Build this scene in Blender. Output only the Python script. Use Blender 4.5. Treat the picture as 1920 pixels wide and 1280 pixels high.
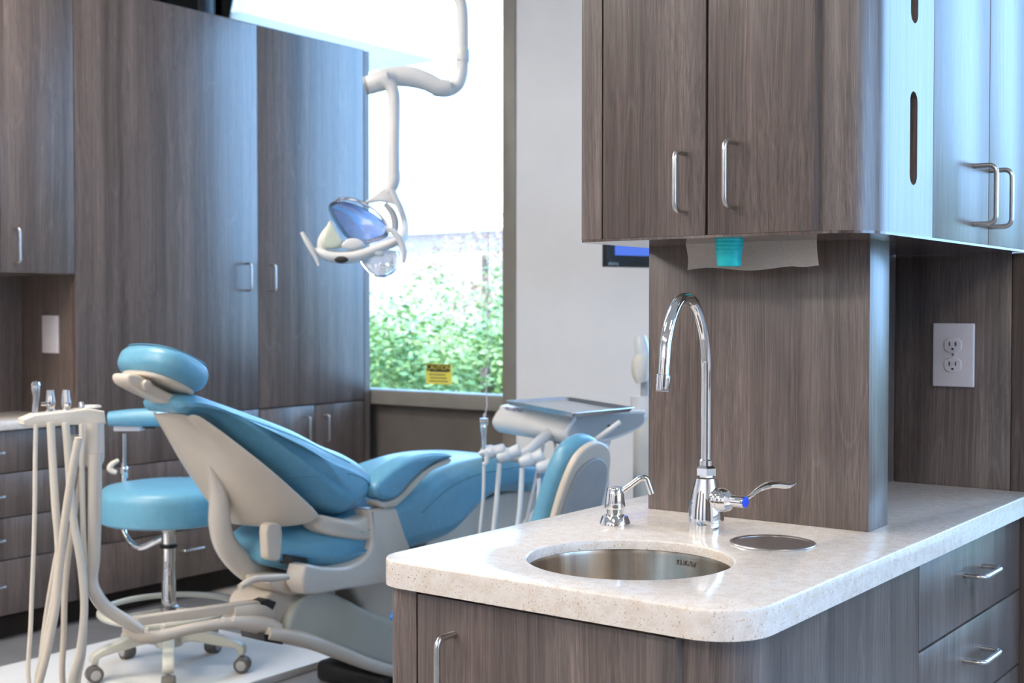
import bpy, bmesh, math, random
from mathutils import Vector, Matrix

for o in list(bpy.data.objects):
    bpy.data.objects.remove(o, do_unlink=True)
scene = bpy.context.scene
COL = scene.collection
PI = math.pi

# ------------------------------------------------------------ camera
cam_data = bpy.data.cameras.new('camera')
cam = bpy.data.objects.new('camera', cam_data)
COL.objects.link(cam)
cam.location = (0, 0, 1.25)
cam.rotation_euler = (math.radians(90 - 1.44), 0, math.radians(36.7))
cam_data.sensor_width = 36
cam_data.lens = 36 * 2390 / 1920
cam_data.clip_start = 0.05
cam_data.dof.use_dof = True
cam_data.dof.focus_distance = 1.9
cam_data.dof.aperture_fstop = 8
scene.camera = cam

# ------------------------------------------------------------ world, sun, exposure
scene.view_settings.view_transform = 'Standard'
scene.view_settings.look = 'None'
scene.view_settings.gamma = 1
scene.view_settings.exposure = 0.0
scene.view_settings.use_curve_mapping = False
scene.cycles.use_denoising = True
scene.cycles.max_bounces = 8
scene.cycles.sample_clamp_indirect = 8
world = bpy.data.worlds.new('world')
scene.world = world
world.use_nodes = True
bg = world.node_tree.nodes['Background']
bg.inputs['Color'].default_value = (0.335, 0.57, 1.0, 1)
bg.inputs['Strength'].default_value = 9.0
sun_data = bpy.data.lights.new('sun', 'SUN')
sun_data.energy = 6.5
sun_data.angle = math.radians(1)
sun_data.color = (1, 0.95, 0.85)
sun = bpy.data.objects.new('sun', sun_data)
COL.objects.link(sun)
sun.rotation_euler = (math.radians(42), 0, math.radians(-25))
FILL_TROFFER = 32.0

# ------------------------------------------------------------ node materials
def mat(name, col=(0.8, 0.8, 0.8), rough=0.5, metal=0.0, spec=0.5, coat=0.0, emit=None, estr=0.0, trans=0.0):
    m = bpy.data.materials.new(name)
    m.use_nodes = True
    b = m.node_tree.nodes['Principled BSDF']
    b.inputs['Base Color'].default_value = (*col, 1)
    b.inputs['Roughness'].default_value = rough
    b.inputs['Metallic'].default_value = metal
    b.inputs['Specular IOR Level'].default_value = spec
    b.inputs['Coat Weight'].default_value = coat
    b.inputs['Coat Roughness'].default_value = 0.08
    b.inputs['Transmission Weight'].default_value = trans
    if emit:
        b.inputs['Emission Color'].default_value = (*emit, 1)
        b.inputs['Emission Strength'].default_value = estr
    return m

def N(m, kind, **kw):
    n = m.node_tree.nodes.new(kind)
    for k, v in kw.items():
        if k in n.inputs: n.inputs[k].default_value = v
        else: setattr(n, k, v)
    return n

def L(m, a, b):
    m.node_tree.links.new(a, b)

def ramp(m, stops, interp='LINEAR'):
    r = N(m, 'ShaderNodeValToRGB')
    cr = r.color_ramp
    cr.interpolation = interp
    while len(cr.elements) < len(stops): cr.elements.new(0.5)
    for e, (p, c) in zip(cr.elements, stops):
        e.position = p
        e.color = (*c, 1) if len(c) == 3 else c
    return r

def mapping(m, scale, src='Object', loc=(0, 0, 0)):
    tc = N(m, 'ShaderNodeTexCoord')
    mp = N(m, 'ShaderNodeMapping')
    mp.inputs['Scale'].default_value = scale
    mp.inputs['Location'].default_value = loc
    L(m, tc.outputs[src], mp.inputs['Vector'])
    return mp.outputs['Vector']

def mixc(m, fac, a, b, mode='MIX'):
    n = N(m, 'ShaderNodeMix', data_type='RGBA', blend_type=mode)
    for s, v in ((n.inputs[0], fac), (n.inputs[6], a), (n.inputs[7], b)):
        if isinstance(v, bpy.types.NodeSocket): L(m, v, s)
        elif isinstance(v, (int, float)): s.default_value = v
        else: s.default_value = (*v, 1)
    return n.outputs[2]

def wood(name, seed=0.0, tint=(1, 1, 1), rough=0.33, spec=0.9):
    m = mat(name, rough=rough, spec=spec)
    b = m.node_tree.nodes['Principled BSDF']
    # wavy warp shared by all the layers, so that the streaks bend like veneer
    v0 = mapping(m, (5, 5, 1.1), loc=(seed, seed * 1.7, seed * 0.6))
    w = N(m, 'ShaderNodeTexNoise', Scale=1.0, Detail=2.0)
    L(m, v0, w.inputs['Vector'])
    v1 = mapping(m, (1, 1, 1), loc=(seed * 3.1, seed, seed))
    add = N(m, 'ShaderNodeVectorMath', operation='MULTIPLY_ADD')
    L(m, w.outputs['Color'], add.inputs[0])
    add.inputs[1].default_value = (0.05, 0.05, 0)
    L(m, v1, add.inputs[2])
    def layer(sc, det, rgh=0.6):
        mp = N(m, 'ShaderNodeMapping')
        mp.inputs['Scale'].default_value = sc
        L(m, add.outputs[0], mp.inputs['Vector'])
        n = N(m, 'ShaderNodeTexNoise', Scale=1.0, Detail=det, Roughness=rgh)
        L(m, mp.outputs[0], n.inputs['Vector'])
        return n.outputs['Fac']
    broad = layer((16, 16, 0.25), 3)
    fine = layer((230, 230, 1.3), 4, 0.7)
    hair = layer((800, 800, 12), 2, 0.7)
    c1 = ramp(m, [(0.30, (0.078, 0.058, 0.051)), (0.5, (0.132, 0.100, 0.088)), (0.72, (0.192, 0.149, 0.131))])
    L(m, broad, c1.inputs[0])
    c2 = ramp(m, [(0.30, (0.60, 0.60, 0.60)), (0.53, (1.02, 1.02, 1.02)), (0.66, (1.32, 1.31, 1.3))])
    L(m, fine, c2.inputs[0])
    c3 = ramp(m, [(0.32, (0.62, 0.62, 0.62)), (0.5, (1, 1, 1)), (0.68, (1.35, 1.34, 1.33))])
    L(m, hair, c3.inputs[0])
    a = mixc(m, 1.0, c1.outputs[0], c2.outputs[0], 'MULTIPLY')
    a = mixc(m, 1.0, a, c3.outputs[0], 'MULTIPLY')
    # pale cathedral lines where a slow noise crosses one value
    cath = layer((9, 9, 0.9), 1)
    c4 = ramp(m, [(0.555, (0, 0, 0)), (0.562, (1, 1, 1)), (0.569, (0, 0, 0))])
    L(m, cath, c4.inputs[0])
    k = N(m, 'ShaderNodeMath', operation='MULTIPLY')
    L(m, c4.outputs[0], k.inputs[0]); k.inputs[1].default_value = 0.2
    a = mixc(m, k.outputs[0], a, (0.30, 0.26, 0.24))
    a = mixc(m, 1.0, a, tint, 'MULTIPLY')
    L(m, a, b.inputs['Base Color'])
    return m

def quartz():
    m = mat('cream_quartz', rough=0.16, spec=0.5)
    b = m.node_tree.nodes['Principled BSDF']
    n1 = N(m, 'ShaderNodeTexNoise', Scale=1.0, Detail=4.0)
    L(m, mapping(m, (60, 60, 60)), n1.inputs['Vector'])
    c1 = ramp(m, [(0.35, (0.75, 0.67, 0.60)), (0.6, (0.82, 0.77, 0.73))])
    L(m, n1.outputs['Fac'], c1.inputs[0])
    out = c1.outputs[0]
    for sc, th, colr, off in ((300, 0.75, (0.42, 0.27, 0.16), 3), (420, 0.745, (0.30, 0.22, 0.16), 9), (330, 0.68, (0.88, 0.84, 0.79), 5), (190, 0.73, (0.74, 0.56, 0.38), 1)):
        n = N(m, 'ShaderNodeTexNoise', Scale=1.0, Detail=1.0)
        L(m, mapping(m, (sc, sc, sc), loc=(off, off, off)), n.inputs['Vector'])
        c = ramp(m, [(th - 0.05, (0, 0, 0)), (th, (1, 1, 1))])
        L(m, n.outputs['Fac'], c.inputs[0])
        out = mixc(m, c.outputs[0], out, colr)
    L(m, out, b.inputs['Base Color'])
    return m

def noisy(name, a, bcol, scale, rough=0.5, spec=0.5, metal=0.0, bump=0.0, coat=0.0, detail=3.0, stops=(0.35, 0.65)):
    m = mat(name, rough=rough, spec=spec, metal=metal, coat=coat)
    b = m.node_tree.nodes['Principled BSDF']
    n = N(m, 'ShaderNodeTexNoise', Scale=1.0, Detail=detail)
    L(m, mapping(m, scale if isinstance(scale, tuple) else (scale,) * 3), n.inputs['Vector'])
    c = ramp(m, [(stops[0], a), (stops[1], bcol)])
    L(m, n.outputs['Fac'], c.inputs[0])
    L(m, c.outputs[0], b.inputs['Base Color'])
    if bump:
        bp = N(m, 'ShaderNodeBump', Strength=bump, Distance=0.002)
        L(m, n.outputs['Fac'], bp.inputs['Height'])
        L(m, bp.outputs[0], b.inputs['Normal'])
    return m

WOOD = [wood('grey_brown_laminate_%d' % i, seed=i * 7.3) for i in range(4)]
QUARTZ = quartz()
CHROME = noisy('chrome', (0.80, 0.80, 0.81), (0.84, 0.84, 0.85), 30, rough=0.035, metal=1.0)
BRUSHED = noisy('brushed_steel', (0.40, 0.34, 0.28), (0.66, 0.58, 0.49), (38, 38, 0.6), rough=0.24, metal=1.0, bump=0.0)  # vertical streaks in the colour imitate reflections in the bowl
SATIN = noisy('satin_nickel', (0.58, 0.57, 0.57), (0.66, 0.65, 0.65), 60, rough=0.28, metal=1.0)
DARKSTEEL = noisy('grey_steel', (0.26, 0.25, 0.25), (0.34, 0.33, 0.33), 80, rough=0.4, metal=0.9)
BLUE = noisy('blue_vinyl', (0.14, 0.38, 0.545), (0.155, 0.41, 0.585), 40, rough=0.36, spec=0.5, bump=0.05, coat=0.1)
BLUESEAM = noisy('blue_piping', (0.07, 0.25, 0.38), (0.09, 0.28, 0.42), 40, rough=0.45)
BEIGE = noisy('warm_beige_plastic', (0.66, 0.58, 0.49), (0.70, 0.62, 0.53), 8, rough=0.34)
CREAM = noisy('cream_plastic', (0.74, 0.68, 0.59), (0.78, 0.72, 0.63), 8, rough=0.35)
GLOSS = noisy('glossy_beige_casting', (0.62, 0.57, 0.51), (0.66, 0.61, 0.55), 6, rough=0.2, coat=0.5)
GREYGREEN = noisy('grey_green_cover', (0.50, 0.50, 0.44), (0.54, 0.54, 0.48), 6, rough=0.38)
WHITEP = noisy('white_plastic', (0.72, 0.71, 0.70), (0.77, 0.76, 0.75), 8, rough=0.3, coat=0.2)
LAMPP = noisy('pale_lamp_plastic', (0.66, 0.65, 0.64), (0.72, 0.71, 0.70), 8, rough=0.3)
GREYP = noisy('grey_plastic', (0.36, 0.36, 0.36), (0.41, 0.41, 0.41), 10, rough=0.45)
BLACK = noisy('black_plastic', (0.012, 0.012, 0.014), (0.02, 0.02, 0.022), 20, rough=0.35)
GAP = noisy('dark_recess', (0.02, 0.016, 0.014), (0.03, 0.025, 0.02), 20, rough=0.8)
RUBBER = noisy('grey_rubber', (0.10, 0.09, 0.085), (0.13, 0.12, 0.11), 30, rough=0.6)
TAUPE = noisy('taupe_aluminium', (0.235, 0.215, 0.19), (0.26, 0.24, 0.21), 10, rough=0.45)
TAUPED = noisy('taupe_panel', (0.125, 0.11, 0.095), (0.15, 0.13, 0.115), 6, rough=0.6)
WALL = noisy('white_wall_paint', (0.77, 0.77, 0.79), (0.80, 0.80, 0.82), 5, rough=0.75, bump=0.05)
CEIL = noisy('ceiling_paint', (0.74, 0.73, 0.72), (0.77, 0.76, 0.75), 5, rough=0.8)
TEAL = noisy('teal_plastic', (0.0, 0.60, 0.66), (0.01, 0.68, 0.74), 90, rough=0.35)
PAPER = noisy('brown_white_paper', (0.84, 0.77, 0.70), (0.90, 0.83, 0.77), (260, 260, 260), rough=0.9, bump=0.6)
PLATE = noisy('grey_white_outlet', (0.66, 0.62, 0.66), (0.70, 0.66, 0.70), 20, rough=0.4)
SLOT = mat('slot_black', (0.02, 0.015, 0.015), 0.6)
BLUECAP = mat('blue_index_cap', (0.0, 0.06, 0.75), 0.3)
BLUEPED = noisy('bright_blue_cover', (0.05, 0.25, 0.70), (0.07, 0.30, 0.80), 20, rough=0.4)
SHIELD = noisy('pale_green_shield', (0.66, 0.70, 0.56), (0.72, 0.76, 0.62), 15, rough=0.3)
MIRROR = noisy('dichroic_mirror', (0.60, 0.64, 0.80), (0.66, 0.70, 0.86), 8, rough=0.12, metal=1.0)
SIGNY = noisy('sign_yellow', (0.92, 0.82, 0.12), (0.95, 0.86, 0.16), 30, rough=0.6)
SIGNK = mat('sign_black', (0.02, 0.02, 0.02), 0.6)
LOGO = mat('logo_blue', (0.20, 0.22, 0.42), 0.5)
GREYTXT = mat('pale_grey_mark', (0.45, 0.52, 0.56), 0.5)
TRAYM = noisy('tray_steel', (0.70, 0.72, 0.74), (0.76, 0.78, 0.80), 40, rough=0.32, metal=1.0)
MAT_ = noisy('pale_floor_mat', (0.80, 0.78, 0.77), (0.87, 0.86, 0.85), (3, 1.2, 3), rough=0.35)
BARK = noisy('bark', (0.10, 0.07, 0.05), (0.16, 0.12, 0.09), 14, rough=0.9)
UNDER = wood('underside_laminate', seed=40.0, rough=0.14)
LEAF = noisy('leaf_green', (0.12, 0.22, 0.06), (0.38, 0.46, 0.15), 2.5, rough=0.5)
LEAFY = noisy('leaf_yellow_green', (0.20, 0.32, 0.07), (0.52, 0.52, 0.20), 2.5, rough=0.5)
LEAFP = noisy('leaf_pink', (0.42, 0.20, 0.12), (0.62, 0.36, 0.22), 3, rough=0.6)
BRICK = noisy('pink_brick', (0.50, 0.33, 0.28), (0.62, 0.46, 0.40), (6, 6, 18), rough=0.8)
STUCCO = noisy('white_stucco', (0.78, 0.78, 0.78), (0.84, 0.84, 0.84), 4, rough=0.8)
LAWN = noisy('pale_paving', (0.28, 0.28, 0.27), (0.34, 0.34, 0.33), 2, rough=0.9)
PANEL_LIGHT = mat('fill_troffer_diffuser', (0.9, 0.9, 0.9), 0.5, emit=(1.0, 0.925, 0.83), estr=FILL_TROFFER)

def glass(name):
    m = bpy.data.materials.new(name); m.use_nodes = True
    nt = m.node_tree; nt.nodes.clear()
    out = nt.nodes.new('ShaderNodeOutputMaterial')
    tr = nt.nodes.new('ShaderNodeBsdfTransparent'); tr.inputs[0].default_value = (0.93, 0.985, 0.965, 1)
    gl = nt.nodes.new('ShaderNodeBsdfGlossy'); gl.inputs['Roughness'].default_value = 0.0
    fr = nt.nodes.new('ShaderNodeFresnel'); fr.inputs[0].default_value = 1.3
    mx = nt.nodes.new('ShaderNodeMixShader')
    nt.links.new(fr.outputs[0], mx.inputs[0]); nt.links.new(tr.outputs[0], mx.inputs[1])
    nt.links.new(gl.outputs[0], mx.inputs[2]); nt.links.new(mx.outputs[0], out.inputs[0])
    return m
GLASS = glass('window_glass')

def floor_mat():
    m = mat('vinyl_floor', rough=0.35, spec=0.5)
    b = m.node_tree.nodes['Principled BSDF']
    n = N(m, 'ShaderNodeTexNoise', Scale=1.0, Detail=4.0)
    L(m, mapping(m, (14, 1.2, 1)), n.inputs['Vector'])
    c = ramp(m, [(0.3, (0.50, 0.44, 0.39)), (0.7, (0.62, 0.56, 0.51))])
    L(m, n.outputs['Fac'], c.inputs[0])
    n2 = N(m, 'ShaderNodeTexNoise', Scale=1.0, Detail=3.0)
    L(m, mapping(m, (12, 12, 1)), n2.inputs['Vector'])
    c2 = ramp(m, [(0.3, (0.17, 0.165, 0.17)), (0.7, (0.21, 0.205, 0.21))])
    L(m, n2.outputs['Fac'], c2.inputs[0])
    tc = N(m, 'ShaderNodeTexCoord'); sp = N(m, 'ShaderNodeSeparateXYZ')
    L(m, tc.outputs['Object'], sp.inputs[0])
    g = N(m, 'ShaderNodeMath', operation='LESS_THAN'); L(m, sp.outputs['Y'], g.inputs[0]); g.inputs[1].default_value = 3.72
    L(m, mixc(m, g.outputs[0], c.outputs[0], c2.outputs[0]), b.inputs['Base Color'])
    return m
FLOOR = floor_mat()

# ------------------------------------------------------------ object helpers
ORG = {}
def finish(bm, ang=32):
    bmesh.ops.recalc_face_normals(bm, faces=bm.faces)
    a = math.radians(ang)
    for f in bm.faces: f.smooth = True
    for e in bm.edges:
        if len(e.link_faces) == 2:
            try:
                if e.calc_face_angle() > a: e.smooth = False
            except ValueError: pass

def obj(name, bm, m, parent=None, ang=32, fin=True):
    if fin: finish(bm, ang)
    org = ORG.get(parent.name, Vector()) if parent else None
    if parent is None:
        # a thing that is one mesh gets its origin at its own foot
        lo = Vector((min(v.co.x for v in bm.verts), min(v.co.y for v in bm.verts), min(v.co.z for v in bm.verts)))
        hi = Vector((max(v.co.x for v in bm.verts), max(v.co.y for v in bm.verts), 0))
        org = Vector(((lo.x + hi.x) / 2, (lo.y + hi.y) / 2, lo.z))
    bmesh.ops.translate(bm, verts=bm.verts, vec=-org)
    me = bpy.data.meshes.new(name); bm.to_mesh(me); bm.free()
    ms = m if isinstance(m, (list, tuple)) else [m]
    for x in ms: me.materials.append(x)
    o = bpy.data.objects.new(name, me); COL.objects.link(o)
    if parent: o.parent = parent
    else: o.location = org
    ORG[o.name] = org
    return o

def thing(name, loc, label, cat, group=None):
    o = bpy.data.objects.new(name, None); COL.objects.link(o)
    o.location = loc; o.empty_display_size = 0.1
    ORG[o.name] = Vector(loc)
    return tag(o, label, cat, group)

def tag(o, label, cat, group=None):
    o['label'] = label; o['category'] = cat
    if group: o['group'] = group
    return o

def struct(o, label=None):
    o['kind'] = 'structure'
    if label: o['label'] = label
    return o

def strobj(name, bm, m):   # structure meshes keep the world origin
    finish(bm)
    me = bpy.data.meshes.new(name); bm.to_mesh(me); bm.free()
    me.materials.append(m)
    o = bpy.data.objects.new(name, me); COL.objects.link(o)
    ORG[o.name] = Vector()
    o['kind'] = 'structure'
    return o

def BM(): return bmesh.new()

def merge(bm, other):
    me = bpy.data.meshes.new('tmp'); other.to_mesh(me); other.free()
    bm.from_mesh(me); bpy.data.meshes.remove(me)
    return bm

def box(x0, x1, y0, y1, z0, z1, bev=0.0, seg=2, bm=None):
    b = BM()
    bmesh.ops.create_cube(b, size=1)
    for v in b.verts:
        v.co = Vector(((x0 + x1) / 2 + v.co.x * (x1 - x0), (y0 + y1) / 2 + v.co.y * (y1 - y0), (z0 + z1) / 2 + v.co.z * (z1 - z0)))
    if bev: bmesh.ops.bevel(b, geom=list(b.edges), offset=bev, segments=seg, affect='EDGES', profile=0.5)
    if bm is None: return b
    return merge(bm, b)

def xform(bm, M):
    bmesh.ops.transform(bm, matrix=M, verts=bm.verts)
    return bm

def frame(o, ex, ey, ez):
    ex, ey, ez = Vector(ex).normalized(), Vector(ey).normalized(), Vector(ez).normalized()
    M = Matrix.Identity(4)
    for i in range(3):
        M[i][0], M[i][1], M[i][2], M[i][3] = ex[i], ey[i], ez[i], o[i]
    return M

YZX = frame((0, 0, 0), (0, 1, 0), (0, 0, 1), (1, 0, 0))    # (y, z) polygons pushed along x
XYZ = Matrix.Identity(4)                                    # (x, y) polygons pushed along z
XZY = frame((0, 0, 0), (1, 0, 0), (0, 0, 1), (0, -1, 0))    # (x, z) polygons pushed along -y

def area(p):
    return sum(p[i][0] * p[(i + 1) % len(p)][1] - p[(i + 1) % len(p)][0] * p[i][1] for i in range(len(p))) / 2

def crom(pts, n=5, closed=True):
    pts = [Vector(p) for p in pts]; k = len(pts); out = []
    rng = range(k) if closed else range(k - 1)
    for i in rng:
        g = (lambda j: pts[j % k]) if closed else (lambda j: pts[min(max(j, 0), k - 1)])
        p0, p1, p2, p3 = g(i - 1), g(i), g(i + 1), g(i + 2)
        for s in range(n):
            t = s / n
            out.append(0.5 * ((2 * p1) + (p2 - p0) * t + (2 * p0 - 5 * p1 + 4 * p2 - p3) * t * t + (3 * p1 - p0 - 3 * p2 + p3) * t ** 3))
    if not closed: out.append(pts[-1])
    return out

def caps(p):
    """inward normals of a closed outline and how far each vertex may move in"""
    n = len(p); s = 1 if area(p) > 0 else -1
    nr = []
    for i in range(n):
        e1 = (p[i] - p[i - 1]); e2 = (p[(i + 1) % n] - p[i])
        if e1.length < 1e-9: e1 = e2
        if e2.length < 1e-9: e2 = e1
        e1 = e1.normalized(); e2 = e2.normalized()
        q = Vector((-e1.y - e2.y, e1.x + e2.x)) * s
        nr.append(q.normalized() if q.length > 1e-6 else Vector((-e1.y, e1.x)) * s)
    cp = []
    for i in range(n):
        best = 1e9; o = p[i] + nr[i] * 1e-5; d = nr[i]
        for j in range(n):
            if j == i or (j + 1) % n == i: continue
            a, e = p[j], p[(j + 1) % n] - p[j]
            den = d.x * e.y - d.y * e.x
            if abs(den) < 1e-12: continue
            w = a - o
            t = (w.x * e.y - w.y * e.x) / den; u = (w.x * d.y - w.y * d.x) / den
            if t > 1e-4 and -1e-6 <= u <= 1 + 1e-6: best = min(best, t)
        cp.append(min(best, 1.0) * 0.42)
    for _ in range(3):
        cp = [min(cp[i], (cp[i - 1] + cp[i] + cp[(i + 1) % n]) / 3) for i in range(n)]
    return nr, cp

def inset(p, d, nc=None):
    nr, cp = nc or caps(p)
    return [p[i] + nr[i] * (d / math.sqrt(1 + (d / max(cp[i], 1e-5)) ** 2)) for i in range(len(p))]

def pill(poly, a0, a1, r, M=YZX, smooth=5, seg=4, taper=None):
    """polygon pushed along the third axis with edges rounded by r"""
    p = crom(poly, smooth) if smooth else [Vector(q) for q in poly]
    nc = caps(p); rows = []
    for k in range(seg + 1):
        t = k / seg * PI / 2
        rows.append((a0 + r * (1 - math.cos(t)), inset(p, r * (1 - math.sin(t)), nc)))
    # from the cap (t=0: full inset) to the side (t=pi/2)
    back = [(a1 - (h - a0), q) for h, q in rows][::-1]
    rows = rows + back
    b = BM(); rings = []
    for h, q in rows:
        ring = []
        for u in q:
            co = Vector((u[0], u[1], h))
            if taper: co = taper(co)
            ring.append(b.verts.new(M @ co))
        rings.append(ring)
    n = len(p)
    for A, B in zip(rings[:-1], rings[1:]):
        for i in range(n):
            b.faces.new((A[i], A[(i + 1) % n], B[(i + 1) % n], B[i]))
    b.faces.new(rings[0][::-1]); b.faces.new(rings[-1])
    return b

def tube(path, r, seg=12, smooth=0, cap=True, flat=1.0, bm=None):
    pts = [Vector(p) for p in path]
    rr = list(r) if isinstance(r, (list, tuple)) else [r] * len(pts)
    if smooth:
        q = [Vector((*p, x)) for p, x in zip(pts, rr)]
        q = crom(q, smooth, closed=False)
        pts = [v.xyz for v in q]; rr = [v.w for v in q]
    b = BM()
    T = []
    for i in range(len(pts)):
        d = pts[min(i + 1, len(pts) - 1)] - pts[max(i - 1, 0)]
        T.append(d.normalized())
    up = Vector((0, 0, 1)) if abs(T[0].z) < 0.9 else Vector((1, 0, 0))
    nrm = (up - T[0] * up.dot(T[0])).normalized()
    rings = []
    for i, p in enumerate(pts):
        nrm = (nrm - T[i] * nrm.dot(T[i])).normalized()
        bi = T[i].cross(nrm)
        rings.append([b.verts.new(p + (nrm * math.cos(2 * PI * k / seg) * flat + bi * math.sin(2 * PI * k / seg)) * rr[i]) for k in range(seg)])
    for A, B in zip(rings[:-1], rings[1:]):
        for k in range(seg): b.faces.new((A[k], A[(k + 1) % seg], B[(k + 1) % seg], B[k]))
    if cap:
        b.faces.new(rings[0][::-1]); b.faces.new(rings[-1])
    if bm is not None: return merge(bm, b)
    return b

def fillet(path, rad, n=6):
    pts = [Vector(p) for p in path]; out = [pts[0]]
    for i in range(1, len(pts) - 1):
        a, b, c = pts[i - 1], pts[i], pts[i + 1]
        d1 = (a - b); d2 = (c - b)
        r = min(rad, d1.length * 0.49, d2.length * 0.49)
        p0 = b + d1.normalized() * r; p1 = b + d2.normalized() * r
        for k in range(n + 1):
            t = k / n
            out.append(p0 * (1 - t) ** 2 + b * 2 * t * (1 - t) + p1 * t * t)
    out.append(pts[-1])
    return out

def lathe(prof, c=(0, 0, 0), seg=40, M=None, cap=True):
    """prof: (radius, height) list"""
    b = BM(); rings = []
    for r, h in prof:
        rings.append([b.verts.new((r * math.cos(2 * PI * k / seg), r * math.sin(2 * PI * k / seg), h)) for k in range(seg)])
    for A, B in zip(rings[:-1], rings[1:]):
        for k in range(seg): b.faces.new((A[k], A[(k + 1) % seg], B[(k + 1) % seg], B[k]))
    if cap:
        b.faces.new(rings[0][::-1]); b.faces.new(rings[-1])
    if M is None: M = Matrix.Translation(c)
    return xform(b, M)

def axis_frame(p, d):
    d = Vector(d).normalized()
    up = Vector((0, 0, 1)) if abs(d.z) < 0.9 else Vector((1, 0, 0))
    x = up.cross(d).normalized(); y = d.cross(x)
    return frame(p, x, y, d)

def cyl(p, d, r, h, bev=0.0, seg=32):
    prof = [(r, 0), (r, h)] if not bev else [(r - bev, 0), (r - bev * 0.3, bev * 0.3), (r, bev), (r, h - bev), (r - bev * 0.3, h - bev * 0.3), (r - bev, h)]
    return lathe(prof, M=axis_frame(p, d), seg=seg)

def rrect(x0, x1, y0, y1, radii, n=10):
    """radii for corners (x0,y0), (x1,y0), (x1,y1), (x0,y1)"""
    out = []
    cs = [((x0, y0), (1, 1), 180), ((x1, y0), (-1, 1), 270), ((x1, y1), (-1, -1), 0), ((x0, y1), (1, -1), 90)]
    for ((cx, cy), (sx, sy), a0), r in zip(cs, radii):
        if r <= 0: out.append((cx, cy)); continue
        for k in range(n + 1):
            a = math.radians(a0 + 90 * k / n)
            out.append((cx + sx * r + r * math.cos(a), cy + sy * r + r * math.sin(a)))
    return out

def plate(outer, holes, z0, z1, bev=0.0, M=XYZ):
    b = BM(); es = []
    for loop in [outer] + holes:
        vs = [b.verts.new((p[0], p[1], z0)) for p in loop]
        es += [b.edges.new((vs[i], vs[(i + 1) % len(vs)])) for i in range(len(vs))]
    bmesh.ops.triangle_fill(b, use_beauty=True, edges=es)
    r = bmesh.ops.extrude_face_region(b, geom=list(b.faces))
    for v in [g for g in r['geom'] if isinstance(g, bmesh.types.BMVert)]: v.co.z = z1
    bmesh.ops.recalc_face_normals(b, faces=b.faces)
    if bev:
        ed = [e for e in b.edges if len(e.link_faces) == 2 and abs(e.link_faces[0].normal.z - e.link_faces[1].normal.z) > 0.9 and e.verts[0].co.z > (z0 + z1) / 2]
        bmesh.ops.bevel(b, geom=ed, offset=bev, segments=3, affect='EDGES', profile=0.5)
    return xform(b, M)

def circ(cx, cy, r, n=64): return [(cx + r * math.cos(2 * PI * k / n), cy + r * math.sin(2 * PI * k / n)) for k in range(n)]

def strip(path, th, z0, z1, bev=0.0015):
    """a slab that follows an xy path; outer face on the path, thickness to the left of it"""
    pts = [Vector(p) for p in path]; inn = []
    for i in range(len(pts)):
        d = (pts[min(i + 1, len(pts) - 1)] - pts[max(i - 1, 0)]).normalized()
        inn.append(pts[i] + Vector((-d.y, d.x)) * th)
    return plate([tuple(p) for p in pts + inn[::-1]], [], z0, z1, 0)

def pull(parent, p1, p2, nrm, proj=0.034, r=0.0045, name='handle', m=None):
    p1, p2, nrm = Vector(p1), Vector(p2), Vector(nrm).normalized()
    path = fillet([p1, p1 + nrm * proj, p2 + nrm * proj, p2], 0.014, 5)
    return obj(name, tube(path, r, 12), m or SATIN, parent)

def text(name, body, size, M, m, parent=None, ext=0.0008):
    c = bpy.data.curves.new(name, 'FONT'); c.body = body; c.size = size; c.extrude = ext
    c.align_x = 'CENTER'; c.align_y = 'CENTER'
    c.materials.append(m)
    f = bpy.data.objects.new(name, c); COL.objects.link(f)
    bpy.context.view_layer.update()
    me = bpy.data.meshes.new_from_object(f.evaluated_get(bpy.context.evaluated_depsgraph_get()))
    bpy.data.objects.remove(f, do_unlink=True)
    o = bpy.data.objects.new(name, me); COL.objects.link(o)
    if parent:
        o.parent = parent
        M = Matrix.Translation(-ORG[parent.name]) @ M
    o.matrix_local = M
    return o

# ============================================================ SETTING
XL = -4.379          # faces of the left-hand cabinets
YW = 4.704           # inner face of the window wall
CZ = 3.3
# floor slab
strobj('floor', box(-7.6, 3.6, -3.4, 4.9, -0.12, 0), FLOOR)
strobj('ceiling', box(-7.6, 3.6, -3.4, 4.9, CZ, CZ + 0.15), CEIL)
strobj('wall_left', box(-7.7, -7.5, -3.4, 4.9, 0, CZ), WALL)
wr_ = box(3.5, 3.7, -3.4, 0.6, 0, CZ)
box(3.5, 3.7, 3.6, 4.9, 0, CZ, bm=wr_); box(3.5, 3.7, 0.6, 3.6, 0, 0.85, bm=wr_); box(3.5, 3.7, 0.6, 3.6, 2.85, CZ, bm=wr_)
strobj('wall_right', wr_, WALL)
strobj('wall_back', box(-7.6, 3.6, -3.6, -3.4, 0, CZ), WALL)
tr_ = BM()  # unseen dark wood panels, added to give the chrome dark reflections
for a, b_ in ((-7.0, -4.6), (-3.3, -2.1), (-0.9, 0.1), (1.4, 3.3)): box(a, b_, -3.4, -3.36, 0.1, 2.4, bm=tr_)
strobj('reflection_panel_1', tr_, WOOD[1])
tr_ = BM()  # another unseen panel on the right wall, added for reflections
for a, b_ in ((-3.2, -1.0),): box(3.46, 3.5, a, b_, 0.1, 2.4, bm=tr_)
strobj('reflection_panel_2', tr_, WOOD[2])
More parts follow.
